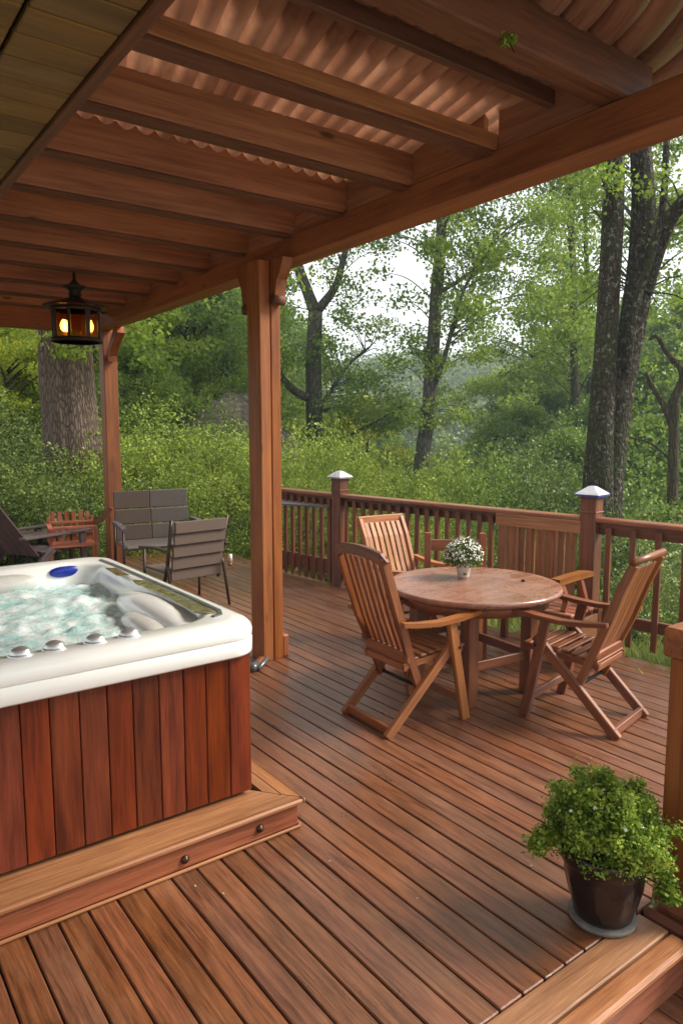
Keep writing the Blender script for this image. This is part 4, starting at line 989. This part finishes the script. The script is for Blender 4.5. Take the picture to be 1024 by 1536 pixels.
for i in range(5): mb.beam((-.25, -.17+i*.095, .36), (.25, -.17+i*.095, .36), .08, .018)
mb.build('seat_slats', M['redpaint'], rc)
mb = MB(); mb.sweep([(-.26, -.22, .56), (-.32, -.16, .60), (-.40, -.12, .66), (-.47, -.10, .76)], RECT(.05, .05)); mb.beam((.25, -.2, .58), (.25, .28, .58), .05, .025); mb.beam((-.25, .22, .585), (.25, .22, .585), .03, .03); mb.build('armrest', M['redpaint'], rc)
tbx = empty('low_table', 'low brown side table between lounger and red chair', 'table', (2.30, 9.25, 0), R(10))
mb = MB(); mb.box(-.32, .32, -.25, .25, .43, .46, 'x', bev=.01); mb.build('table_top', M['sling'], tbx)
for sx in (-1, 1):
    for sy in (-1, 1):
        mb = MB(); mb.box(sx*.27-.02, sx*.27+.02, sy*.2-.02, sy*.2+.02, 0, .43, 'z'); mb.build('leg', M['bronze'], tbx)

# ================================================================== VEGETATION
def make_bush(name, mat, n, size, seed, bumpy=.42):
    """unit bush ~ radius 1, height ~1.1; many small leaves in clumps"""
    rs = random.Random(seed); root = bpy.data.objects.new(name, None); C.objects.link(root)
    d = RNG.normal(size=(int(n*1.5), 3)); d /= np.linalg.norm(d, axis=1)[:, None]; d = d[d[:, 2] > -.25][:n]
    nz = np.array([mnoise.noise(Vector((a*2.3+seed*9, b*2.3, c*2.3)))+.65*mnoise.noise(Vector((a*6+seed*9, b*6, c*6))) for a, b, c in d])[:, None]
    r = (1-.38*RNG.random((len(d), 1))**1.7)*(1+bumpy*nz)
    P = d*r*np.array([1, 1, 1.05])
    V, F = leafgeo(P, size, upb=.45, aspect=.62, out=d, outb=.35)
    fastmesh('foliage', V, F, M[mat], root)
    mb = MB()
    for i in range(14):
        a = rs.random()*6.28; e = rs.uniform(.2, 1.4)
        q = Vector((math.cos(a)*math.cos(e), math.sin(a)*math.cos(e), math.sin(e)))*.8
        mb.tube([(0, 0, -.5), (q.x*.35, q.y*.35, -.1+q.z*.3), tuple(q)], [.03, .02, .006], 6)
    blob(mb, (0, 0, 0), .52, .52, .54, n=20); mb.build('stems', M['twig'], root)  # dark twig-coloured core added inside to block see-through between the leaves
    return root
BUSH = {}
for key, mat, n, size, sd in (('c', 'leaf_c', 22000, .034, 1), ('c2', 'leaf_c', 22000, .031, 2), ('d', 'leaf_d', 24000, .032, 3), ('d2', 'leaf_d', 20000, .040, 4), ('b', 'leaf_b', 22000, .036, 5)):
    BUSH[key] = [make_bush('shrub', mat, n, size, sd), False]
def bush(key, px, py, D, r, h, label, group, sink=.0):
    p = far(px, py, D); src = BUSH[key]
    if src[1]: o = copy_tree(src[0])
    else: o = src[0]; src[1] = True
    zc = p.z-h+sink; o.location = (p.x, p.y, zc); o.scale = (r, r, h/1.05); o.rotation_euler = (0, 0, random.random()*6.28)
    tag(o, label, 'shrub', group); return o
G1 = 'dark shrubs on the left bank'; G2 = 'bright leafy shrubs behind the patio seats'; G3 = 'shrubs beyond the deck railing'; G4 = 'dark shrubs in the dip right of the railing'
for (k, px, py, D, r, h) in [   # px,py = top of the bush
        ('d', 20, 655, 13, 1.9, 1.9), ('d2', 70, 700, 11.6, 1.5, 1.5), ('d', -50, 690, 11.5, 1.7, 1.6), ('d', 115, 745, 11.0, 1.0, 1.1), ('d2', 10, 735, 10.8, 1.2, 1.2), ('d', 60, 760, 10.6, .9, .9), ('d2', 150, 790, 10.7, .7, .8), ('d', -20, 620, 15, 2.2, 2.0)]:
    bush(k, px, py, D, r, h, 'dark green small-leaved shrub on the left bank beyond the seats', G1)
for (k, px, py, D, r, h) in [
        ('c', 215, 640, 13.5, 2.0, 2.0), ('c2', 300, 655, 13, 1.7, 1.9), ('d', 320, 640, 14.5, 1.7, 2.2), ('c', 350, 705, 11.8, 1.2, 1.4), ('c2', 230, 735, 11.2, 1.2, 1.3), ('c', 285, 715, 11.6, 1.2, 1.4), ('d2', 345, 770, 11.0, .9, .9), ('c', 190, 790, 10.7, .9, .9), ('c2', 310, 800, 10.4, .7, .7), ('c', 175, 690, 12.5, 1.3, 1.6), ('b', 200, 590, 17, 2.2, 2.6), ('c2', 390, 660, 13.5, 1.8, 2.0)]:
    bush(k, px, py, D, r, h, 'bright green leafy shrub behind the patio seats', G2)
for (k, px, py, D, r, h) in [
        ('c2', 440, 655, 12.5, 1.7, 2.2), ('c', 520, 680, 12, 1.6, 2.1), ('c2', 585, 705, 11.6, 1.4, 1.9), ('c', 660, 705, 12, 1.5, 1.9), ('c2', 470, 720, 10.5, 1.2, 1.4), ('c', 560, 740, 10.3, 1.2, 1.4), ('b', 730, 700, 12, 1.6, 2.0), ('c2', 640, 745, 10.5, 1.1, 1.3), ('c', 600, 800, 9.3, .9, .9), ('c2', 690, 815, 8.9, .9, .9), ('c', 500, 800, 10.0, .9, .9), ('c2', 430, 790, 10.5, .9, .9), ('b', 740, 760, 10, 1.2, 1.5)]:
    bush(k, px, py, D, r, h, 'leafy green shrub just beyond the deck railing', G3)
for (k, px, py, D, r, h) in [
        ('d2', 790, 690, 13, 2.0, 2.4), ('d', 850, 720, 11.5, 1.6, 2.0), ('d', 820, 660, 16, 2.2, 2.6), ('b', 960, 740, 12, 1.8, 2.2), ('d2', 1010, 800, 9.5, 1.3, 1.5), ('d', 900, 770, 9.7, 1.2, 1.4), ('d', 980, 850, 8, .9, 1.0), ('b', 950, 900, 7.4, .6, .8), ('d2', 1035, 900, 7.2, .8, .9), ('b', 820, 790, 9.2, 1.0, 1.2), ('d', 1060, 740, 12, 1.9, 2.3), ('b', 780, 780, 9.2, .9, 1.0)]:
    bush(k, px, py, D, r, h, 'darker green shrub in the dip right of the railing', G4)

def limb(mb, pts, r0, r1, n=12, jit=.12, seed=0, sub=6, flute=0.):
    """smooth the control points with Catmull-Rom, taper r0->r1"""
    P = [Vector(p) for p in pts]; P = [P[0]*2-P[1]]+P+[P[-1]*2-P[-2]]; out = []
    for i in range(1, len(P)-2):
        for k in range(sub):
            t = k/sub; a, b, c, d = P[i-1:i+3]
            out.append(.5*((2*b)+(c-a)*t+(2*a-5*b+4*c-d)*t*t+(3*b-a-3*c+d)*t*t*t))
    out.append(P[-2]); m = len(out)
    rr = [r0+(r1-r0)*i/(m-1) for i in range(m)] if not isinstance(r0, list) else list(np.interp(np.linspace(0, 1, m), np.linspace(0, 1, len(r0)), r0))
    mb.tube(out, rr, n, jit=jit, seed=seed, flute=flute); return out
def tree(name, label, cat, base, bark, leaf, limbs, cls, per=220, lsize=.10, group=None, flat=.6, flute=0., trunk_n=16, upb=.5):
    """limbs: list of (points world, r0, r1); cls: list of (centre world, radius)"""
    root = empty(name, label, cat, base, 0, group)
    T = -Vector(base); mb = MB()
    for i, (pts, r0, r1) in enumerate(limbs): limb(mb, [Vector(p)+T for p in pts], r0, r1, n=trunk_n if i == 0 else 10, seed=i, flute=flute if i == 0 else 0)
    mb.build('trunk', bark, root)
    if cls:
        P = clusters([tuple(Vector(c)+T) for c, r in cls], [float(r) for c, r in cls], per, flat=flat)
        V, F = leafgeo(P, lsize, upb=upb, aspect=.75); fastmesh('crown', V, F, leaf, root)
    return root
rt = random.Random(3)
def spray(px0, px1, py0, py1, D, dD, n, r0, r1, dens=None):
    out = []
    for _ in range(n):
        px = rt.uniform(px0, px1); py = rt.uniform(py0, py1)
        if dens and rt.random() > dens(px, py): continue
        out.append((far(px, py, D+rt.uniform(-dD, dD)), rt.uniform(r0, r1)))
    return out
def twigs(limbs, cls, frm, k=1., r=.03):
    """thin branches from the nearest trunk point to each leaf cluster"""
    for c, rad in cls:
        best = min(frm, key=lambda p: (p-c).length+abs(p.z-(c.z-.8))*.6)
        if (best-c).length > 6: continue
        m = best.lerp(c, .5)+Vector((0, 0, .12*(c-best).length)); limbs.append(([best, m, c], r*k*.6, .005))
def line(pts, n=24):
    P = [Vector(p) for p in pts]; o = []
    for a, b in zip(P[:-1], P[1:]):
        for i in range(n//(len(P)-1)): o.append(a.lerp(b, i/(n//(len(P)-1))))
    return o+[P[-1]]

# A: huge furrowed trunk at the left
D = 13.; pa = [far(122, 800, D), far(118, 740, D), far(108, 640, D), far(99, 540, D), far(97, 480, D), far(96, 380, D), far(100, 200, D), far(110, 0, D)]
r = D*.5/1088
cls = spray(60, 150, 480, 535, D-1.0, .4, 12, .15, .32)+spray(20, 240, 440, 500, D-.6, .5, 14, .3, .5)+spray(-100, 420, 150, 430, D, 3, 55, .7, 1.2)
lim = [(pa, [.80, .60, .455, .405, .385, .37, .32, .26], 0)]
lim2 = []; twigs(lim2, cls, line(pa[4:], 20)); lim += lim2
tree('big_tree', 'huge old tree with thick furrowed grey brown trunk at left', 'tree', (pa[0].x, pa[0].y, -.2), M['barkbig'], M['leaf_a'], lim, cls, per=260, lsize=.085, flute=.05, trunk_n=72)

# B: forked grey tree left of centre
D = 20.; P0 = [far(478, 760, D), far(473, 670, D), far(470, 560, D), far(473, 468, D)]
Lf = [P0[-1], far(460, 435, D), far(443, 385, D), far(430, 300, D-.5), far(425, 200, D-.5)]; Rt = [P0[-1], far(485, 455, D), far(505, 425, D), far(520, 370, D), far(560, 250, D+.5)]
L3 = [far(470, 600, D), far(440, 585, D-.3), far(415, 555, D-.5), far(395, 520, D-.6)]; R3 = [far(474, 620, D), far(500, 580, D), far(525, 545, D+.4), far(555, 520, D+.4)]
def densB(px, py):
    if 425 < px < 470 and 430 < py < 480: return .2
    if 540 < px < 640 and py > 340 and py < 560: return .25
    return 1
cls = spray(360, 440, 440, 620, D-.3, 1.5, 16, .5, .8)+spray(480, 590, 335, 500, D, 1.5, 26, .4, .75, densB)+spray(480, 620, 470, 640, D+1, 1.5, 22, .5, .8, densB)+spray(380, 620, 60, 330, D, 2, 30, .7, 1.2)+spray(500, 620, 565, 660, D-.6, 1, 14, .5, .9)
lim = [(P0, 13*D/1088, 11*D/1088), (Lf, 10*D/1088, 4*D/1088), (Rt, 8*D/1088, 3*D/1088), (L3, 7*D/1088, 3*D/1088), (R3, 4*D/1088, 1.5*D/1088), ([far(478, 668, D-.2), far(540, 645, D-.6), far(610, 605, D-.8)], .045, .02)]
l2 = []; twigs(l2, cls, line(Lf)+line(Rt)+line(L3)+line(R3), .9); lim += l2
tree('forked_tree', 'grey barked tree with forked trunk just right of the middle post', 'tree', (P0[0].x, P0[0].y, gz(P0[0].x, P0[0].y)), M['barkgrey'], M['leaf_a'], lim, cls, per=380, lsize=.09)

# C: leaning tree in the centre
D = 18.; P0 = [far(620, 800, D), far(630, 712, D), far(641, 620, D), far(649, 520, D), (far(656, 420, D)), far(663, 320, D), far(668, 180, D)]
R1 = [far(642, 600, D), far(665, 540, D-.3), far(690, 450, D-.5), far(720, 380, D-.5)]; R2 = [far(655, 440, D), far(690, 420, D+.3), far(735, 385, D+.5)]
def densC(px, py):
    if 560 < px < 700 and 380 < py < 480: return .45
    if 480 < py < 560 and px > 660: return .35
    return 1
cls = spray(560, 680, 330, 470, D, 1.2, 26, .35, .65, densC)+spray(660, 830, 290, 470, D, 1.8, 44, .4, .8)+spray(590, 720, 480, 560, D, 1, 14, .3, .6, densC)+spray(600, 700, 560, 640, D+.6, 1.2, 9, .3, .6)+spray(560, 860, 0, 290, D, 2, 36, .7, 1.1)
lim = [(P0, [.24, .2, .17, .16, .15, .12, .08], 0), (R1, .08, .02), (R2, .06, .02)]
l2 = []; twigs(l2, cls, line(P0[2:])+line(R1)+line(R2)); lim += l2
tree('leaning_tree', 'slim dark tree leaning right against the open sky in the centre', 'tree', (P0[0].x, P0[0].y, gz(P0[0].x, P0[0].y)), M['barkgrey'], M['leaf_a'], lim, cls, per=400, lsize=.09)

# D: mossy twin trunks on the right
D = 10.; k = D/1088
S1 = [far(897, 880, D), far(897, 740, D), far(901, 640, D), far(908, 500, D), far(916, 380, D), far(921, 240, D), far(925, 100, D), far(925, -60, D)]
S2 = [far(905, 860, D+.1), far(912, 720, D+.1), far(925, 620, D+.15), far(945, 500, D+.2), far(960, 400, D+.2), far(964, 300, D+.2), far(958, 200, D+.2), far(955, 60, D+.2)]
S3 = [far(962, 440, D+.2), far(985, 370, D), far(1010, 320, D-.2), far(1060, 265, D-.5)]
S4 = [far(940, 560, D), far(950, 470, D-.1), far(990, 330, D-.2), far(1000, 200, D-.2)]
cls = spray(860, 1060, 120, 330, D+2, .9, 36, .35, .6)+spray(985, 1080, 260, 470, D+1.2, 1.2, 22, .3, .55)+spray(830, 1060, -100, 120, D, 2, 30, .5, .8)+spray(860, 1000, 240, 330, D-.5, .3, 7, .2, .35)+spray(930, 1000, 330, 560, D+1.2, .5, 10, .25, .4)+spray(850, 900, 250, 520, D+2.5, 1, 18, .3, .5)
lim = [(S1, [25*k, 22*k, 18*k, 15*k, 14*k, 14*k, 12*k, 9*k], 0), (S2, [23*k, 20*k, 19*k, 18*k, 18*k, 16*k, 14*k, 10*k], 0), (S3, 14*k, 7*k), (S4, 6*k, 4*k)]
l2 = []; twigs(l2, cls, line(S1[4:])+line(S2[4:])+line(S3), .7); lim += l2
tree('mossy_tree', 'large mossy twin-stemmed tree behind the newel post with blue cap', 'tree', (S1[0].x, S1[0].y, gz(S1[0].x, S1[0].y)), M['barkmoss'], M['leaf_a'], lim, cls, per=520, lsize=.055, trunk_n=28)

# E: thin straight trunks
D = 21.
for (px, wpx, lab, dd) in ((858, 6, 'thin straight tree, the left one of a close pair left of the mossy tree', 0), (879, 4, 'thinner pale tree, the right one of a close pair left of the mossy tree', 1.)):
    D_ = D+dd; P0 = [far(px+20, 820, D_), far(px+8, 640, D_), far(px+3, 560, D_), far(px, 400, D_), far(px-4, 260, D_), far(px-8, 60, D_)]
    cls = spray(px-90, px+40, 240, 560, D_, 1.5, 40 if dd == 0 else 26, .45, .85)+spray(px-80, px+60, 0, 240, D_, 1.5, 20, .6, 1.)
    lim = [(P0, wpx*D_/1088*1.15, wpx*.6*D_/1088)]; l2 = []; twigs(l2, cls, line(P0[1:]), .8); lim += l2
    tree('slender_tree', lab, 'tree', (P0[0].x, P0[0].y, gz(P0[0].x, P0[0].y)), M['barkbrown'], M['leaf_a'], lim, cls, per=400, lsize=.09)

# F: small crooked tree at the right edge
D = 12.; k = D/1088
P0 = [far(1008, 900, D), far(1008, 760, D), far(1010, 640, D), far(1012, 590, D)]
B1 = [far(1010, 645, D), far(995, 610, D), far(978, 580, D), far(968, 560, D)]; B2 = [far(1012, 600, D), far(1022, 560, D), far(1000, 530, D-.1), far(985, 505, D-.2), far(972, 510, D-.2)]
B3 = [far(1012, 600, D), far(1035, 540, D), far(1050, 460, D)]; B4 = [far(1005, 690, D), far(975, 665, D+.2), far(940, 655, D+.4)]; B5 = [far(1000, 612, D), far(1012, 585, D+.1), far(1024, 560, D+.2)]
cls = spray(940, 1070, 590, 760, D+.8, .8, 14, .25, .5)+spray(970, 1070, 470, 600, D+1.2, .8, 7, .25, .5)
tree('crooked_tree', 'small crooked dark tree with forking bare branches at the right edge', 'tree', (P0[0].x, P0[0].y, gz(P0[0].x, P0[0].y)), M['barkbrown'], M['leaf_b'], [(P0, 8*k, 6*k), (B1, 5*k, 2.5*k), (B2, 4.5*k, 2*k), (B3, 5*k, 3*k), (B4, 2.2*k, 1*k), (B5, 3*k, 2*k)], cls, per=260, lsize=.07)

# woodland trees: a few kinds, copied
def make_wood(name, leafm, barkm, h, crown, n, size, seed, trunk_r=.16, base_frac=.3):
    rs = random.Random(seed); root = bpy.data.objects.new(name, None); C.objects.link(root)
    mb = MB(); tip = Vector((rs.uniform(-.4, .4), rs.uniform(-.4, .4), h))
    tr = [Vector((0, 0, -1.5)), Vector((0, 0, 0)), Vector((rs.uniform(-.2, .2), rs.uniform(-.2, .2), h*.4)), tip*.75, tip]
    limb(mb, tr, trunk_r, .03, seed=seed); cs = []
    for i in range(n):
        t = rs.uniform(base_frac, 1.); w = crown*math.sin(min(1, (t-base_frac)/(1-base_frac)*.92+.14)*math.pi)**.6
        a = rs.random()*6.28; rr = w*rs.random()**.5
        p = Vector((math.cos(a)*rr, math.sin(a)*rr, h*t)); cs.append((p, rs.uniform(.45, .9)*crown*.34))
        if i % 3 == 0: q = Vector((0, 0, max(.5, p.z-.35*rr-.3))); limb(mb, [q, q.lerp(p, .5)+Vector((0, 0, .1*rr)), p], trunk_r*.28, .012, n=6, seed=i, sub=3)
    mb.build('trunk', M[barkm], root)
    P = clusters([tuple(c) for c, r in cs], [float(r) for c, r in cs], 620, flat=.5)
    V, F = leafgeo(P, size, aspect=.75); fastmesh('crown', V, F, M[leafm], root)
    return root
WOOD = {k: [make_wood('woodland_tree', *a), False] for k, a in {
    'a': ('leaf_a', 'barkbrown', 9., 2.9, 75, .10, 21), 'b': ('leaf_b', 'barkbrown', 8., 3.1, 85, .09, 22, .18, .12), 'y': ('leaf_y', 'barkbrown', 6., 2.6, 70, .085, 23, .12, .1), 'b2': ('leaf_b', 'barkgrey', 10., 3.3, 90, .10, 24, .2, .2)}.items()}
def wtree(k, px, py, D, s, label, group, w=None):
    src = WOOD[k]; hh = {'a': 9., 'b': 8., 'y': 6., 'b2': 10.}[k]
    o = copy_tree(src[0]) if src[1] else src[0]; src[1] = True
    p = far(px, py, D); o.location = (p.x, p.y, p.z-hh*s); o.scale = (w or s, w or s, s); o.rotation_euler = (0, 0, rt.random()*6.28)
    tag(o, label, 'tree', group)
GL = 'leafy trees filling the woods behind the left bank'; GR = 'leafy trees filling the woods on the right'; GM = 'leafy trees in the valley between the trunks'
for a in [('a', 215, 430, 19, 1.0), ('b', 290, 400, 22, 1.1), ('a', 340, 450, 23, .9), ('b', 180, 400, 24, 1.2), ('b2', 330, 330, 26, 1.1), ('b', 205, 520, 17.5, .55), ('b2', 230, 300, 28, 1.2), ('a', 400, 540, 24, .65), ('b', 395, 430, 30, 1.1)]:
    wtree(*a, 'leafy green tree in the woods behind the left bank', GL)
for a in [('y', 5, 480, 18, .9), ('y', 45, 520, 19.5, .7), ('b', -50, 420, 22, 1.1), ('y', 40, 440, 22, 1.3), ('b', 100, 380, 25, 1.3)]:
    wtree(*a, 'yellow green leafy tree left of the huge trunk' if a[0] == 'y' else 'leafy green tree in the woods behind the left bank', 'yellow green trees at the far left' if a[0] == 'y' else GL)
for a in [('b', 430, 590, 30, .8), ('y', 545, 600, 24, .75), ('b', 510, 610, 28, .7), ('y', 480, 625, 22, .55), ('b2', 575, 625, 40, .9), ('b', 590, 665, 26, .6), ('b', 700, 690, 24, .6), ('y', 660, 705, 18, .4), ('b', 640, 685, 32, .7), ('b', 750, 640, 34, .9)]:
    wtree(*a, 'leafy tree down in the valley between the bare trunks', GM)
for a in [('b', 820, 560, 26, 1.0), ('a', 790, 600, 22, .85), ('b2', 870, 470, 28, 1.2), ('b', 760, 640, 21, .7), ('b', 950, 560, 22, 1.0), ('b2', 1010, 470, 27, 1.2), ('b', 1050, 430, 24, 1.2), ('a', 980, 620, 17, .7), ('b', 900, 600, 19, .8), ('b2', 940, 450, 32, 1.3), ('b', 1070, 560, 17, 1.0), ('a', 820, 430, 27, 1.2), ('b', 850, 650, 16, .6)]:
    wtree(*a, 'leafy green tree in the woods on the right side', GR)

# far forest on the hills (one mass)
def far_forest():
    Ps = []; 
    for _ in range(900):
        D = rt.uniform(46, 150); px = rt.uniform(-150, 1200)
        p = far(px, 640, D); z = gz(p.x, p.y); h = rt.uniform(3.5, 6.5); r = rt.uniform(2, 3.4)
        n = 800 if D < 90 else 420
        d = RNG.normal(size=(n, 3)); d /= np.linalg.norm(d, axis=1)[:, None]; d[:, 2] = np.abs(d[:, 2])*1.1-.15
        q = d*(1-.3*RNG.random((n, 1)))*np.array([r, r, h*.6])+np.array([p.x, p.y, z+h*.45]); Ps.append(q)
    V, F = leafgeo(np.concatenate(Ps), .30, aspect=.9, upb=.7)
    tag(fastmesh('distant_forest', V, F, M['leaf_far']), 'hazy wooded hillsides seen between the trunks', 'forest', kind='stuff')
far_forest()
# bare grey slope between the posts
def mound():
    c = far(335, 700, 18.5); n = 40; V = []; F = []
    for j in range(n+1):
        for i in range(n+1):
            u = i/n*2-1; v = j/n*2-1; x = c.x+u*2.9*cr.x+v*3*cf.x; y = c.y+u*2.9*cr.y+v*3*cf.y
            z = -1.2+3.7*max(0, 1-(u*u+v*v))**.7*(1+.05*u)+.3*mnoise.noise(Vector((u*3, v*3, 0)))+.12*mnoise.noise(Vector((u*11, v*11, 0)))
            V.append((x, y, z))
    for j in range(n):
        for i in range(n): F.append((j*(n+1)+i, j*(n+1)+i+1, (j+1)*(n+1)+i+1, (j+1)*(n+1)+i))
    tag(fastmesh('hill', np.array(V), np.array(F), M['gravel'], smooth=True), kind='structure')
mound()
# grass fringe along the deck edge
def grass():
    n = 16000; y = RNG.uniform(-.5, 3.35, n); x = 5.0+np.abs(RNG.normal(size=n))*.28
    n2 = 16000; y2 = RNG.uniform(-1, 9, n2); x2 = 5.1+RNG.random(n2)*3.2+(y2 > 4)*0.; x2 = x2-(y2 > 4)*(.1*(y2-4))
    x = np.concatenate([x, x2]); y = np.concatenate([y, y2]); z = np.array([gz(a, b) for a, b in zip(x, y)])
    nn = len(x); h = np.where(x < 5.6, .46, .30)*(RNG.random(nn)*.5+.6); a = RNG.random(nn)*6.28; w = .006+RNG.random(nn)*.006
    dx, dy = np.cos(a)*w, np.sin(a)*w; lx, ly = RNG.normal(size=nn)*.06, RNG.normal(size=nn)*.06
    V = np.stack([np.stack([x-dx, y-dy, z], 1), np.stack([x+dx, y+dy, z], 1), np.stack([x+lx+dx*.6, y+ly+dy*.6, z+h*.65], 1), np.stack([x+lx*1.9, y+ly*1.9, z+h], 1)], axis=1).reshape(-1, 3)
    tag(fastmesh('grass', V, np.arange(4*nn).reshape(-1, 4), M['grassmat']), 'rough green grass growing along the right deck edge', 'grass', kind='stuff')
grass()

def haze():
    me = bpy.data.meshes.new('haze'); x0, x1, y0, y1, z0, z1 = -402, 402, -402, 402, -9, 30
    v = [(x, y, z) for x in (x0, x1) for y in (y0, y1) for z in (z0, z1)]
    me.from_pydata(v, [], [(0, 1, 3, 2), (4, 6, 7, 5), (0, 4, 5, 1), (2, 3, 7, 6), (0, 2, 6, 4), (1, 5, 7, 3)])
    o = bpy.data.objects.new('haze', me); C.objects.link(o); o['kind'] = 'stuff'; o['label'] = 'thin pale air haze over the wooded valley'
    m = bpy.data.materials.new('haze'); m.use_nodes = True; nt = m.node_tree; nt.nodes.clear()
    q = nt.nodes.new('ShaderNodeOutputMaterial'); pv = nt.nodes.new('ShaderNodeVolumePrincipled')
    pv.inputs['Color'].default_value = (.70, .85, 1, 1); pv.inputs['Density'].default_value = .0021; pv.inputs['Anisotropy'].default_value = .2
    L(nt, pv.outputs[0], q.inputs['Volume']); me.materials.append(m)
haze()
# ================================================================== LIGHT
SUN_EL, SUN_AZ = 40, 120     # azimuth clockwise from +Y
w = bpy.data.worlds.new('World'); sc.world = w; w.use_nodes = True; nt = w.node_tree; nt.nodes.clear()
out = nt.nodes.new('ShaderNodeOutputWorld'); bg = nt.nodes.new('ShaderNodeBackground'); sky = nt.nodes.new('ShaderNodeTexSky')
sky.sky_type = 'NISHITA'; sky.sun_disc = False; sky.sun_elevation = R(SUN_EL); sky.sun_rotation = R(SUN_AZ); sky.air_density = 1.; sky.dust_density = 3.; sky.ozone_density = 1.
tc = nt.nodes.new('ShaderNodeTexCoord'); nz = N(nt, 'ShaderNodeTexNoise', i_Scale=2.2, i_Detail=6.); L(nt, tc.outputs['Generated'], nz.inputs['Vector'])
cloud = ramp(nt, nz.outputs[0], [(.3, (5.8, 5.85, 5.8)), (.7, (7.6, 7.5, 7.2))])
L(nt, mixc(nt, .86, sky.outputs[0], cloud), bg.inputs[0]); bg.inputs[1].default_value = .1; L(nt, bg.outputs[0], out.inputs[0])
sl = bpy.data.lights.new('sun', 'SUN'); sl.energy = 2.7; sl.angle = R(22); sl.color = (1, .93, .82)
so_ = bpy.data.objects.new('sun', sl); C.objects.link(so_)
az = R(SUN_AZ); el = R(SUN_EL); dv = Vector((math.sin(az)*math.cos(el), math.cos(az)*math.cos(el), math.sin(el)))
so_.rotation_euler = dv.to_track_quat('Z', 'Y').to_euler(); so_.location = dv*30
sc.view_settings.view_transform = 'Standard'; sc.view_settings.look = 'None'; sc.view_settings.exposure = 1.25; sc.view_settings.gamma = 1
sc.cycles.max_bounces = 8; sc.cycles.diffuse_bounces = 4; sc.cycles.transparent_max_bounces = 8; sc.cycles.glossy_bounces = 3
sc.cycles.use_denoising = True
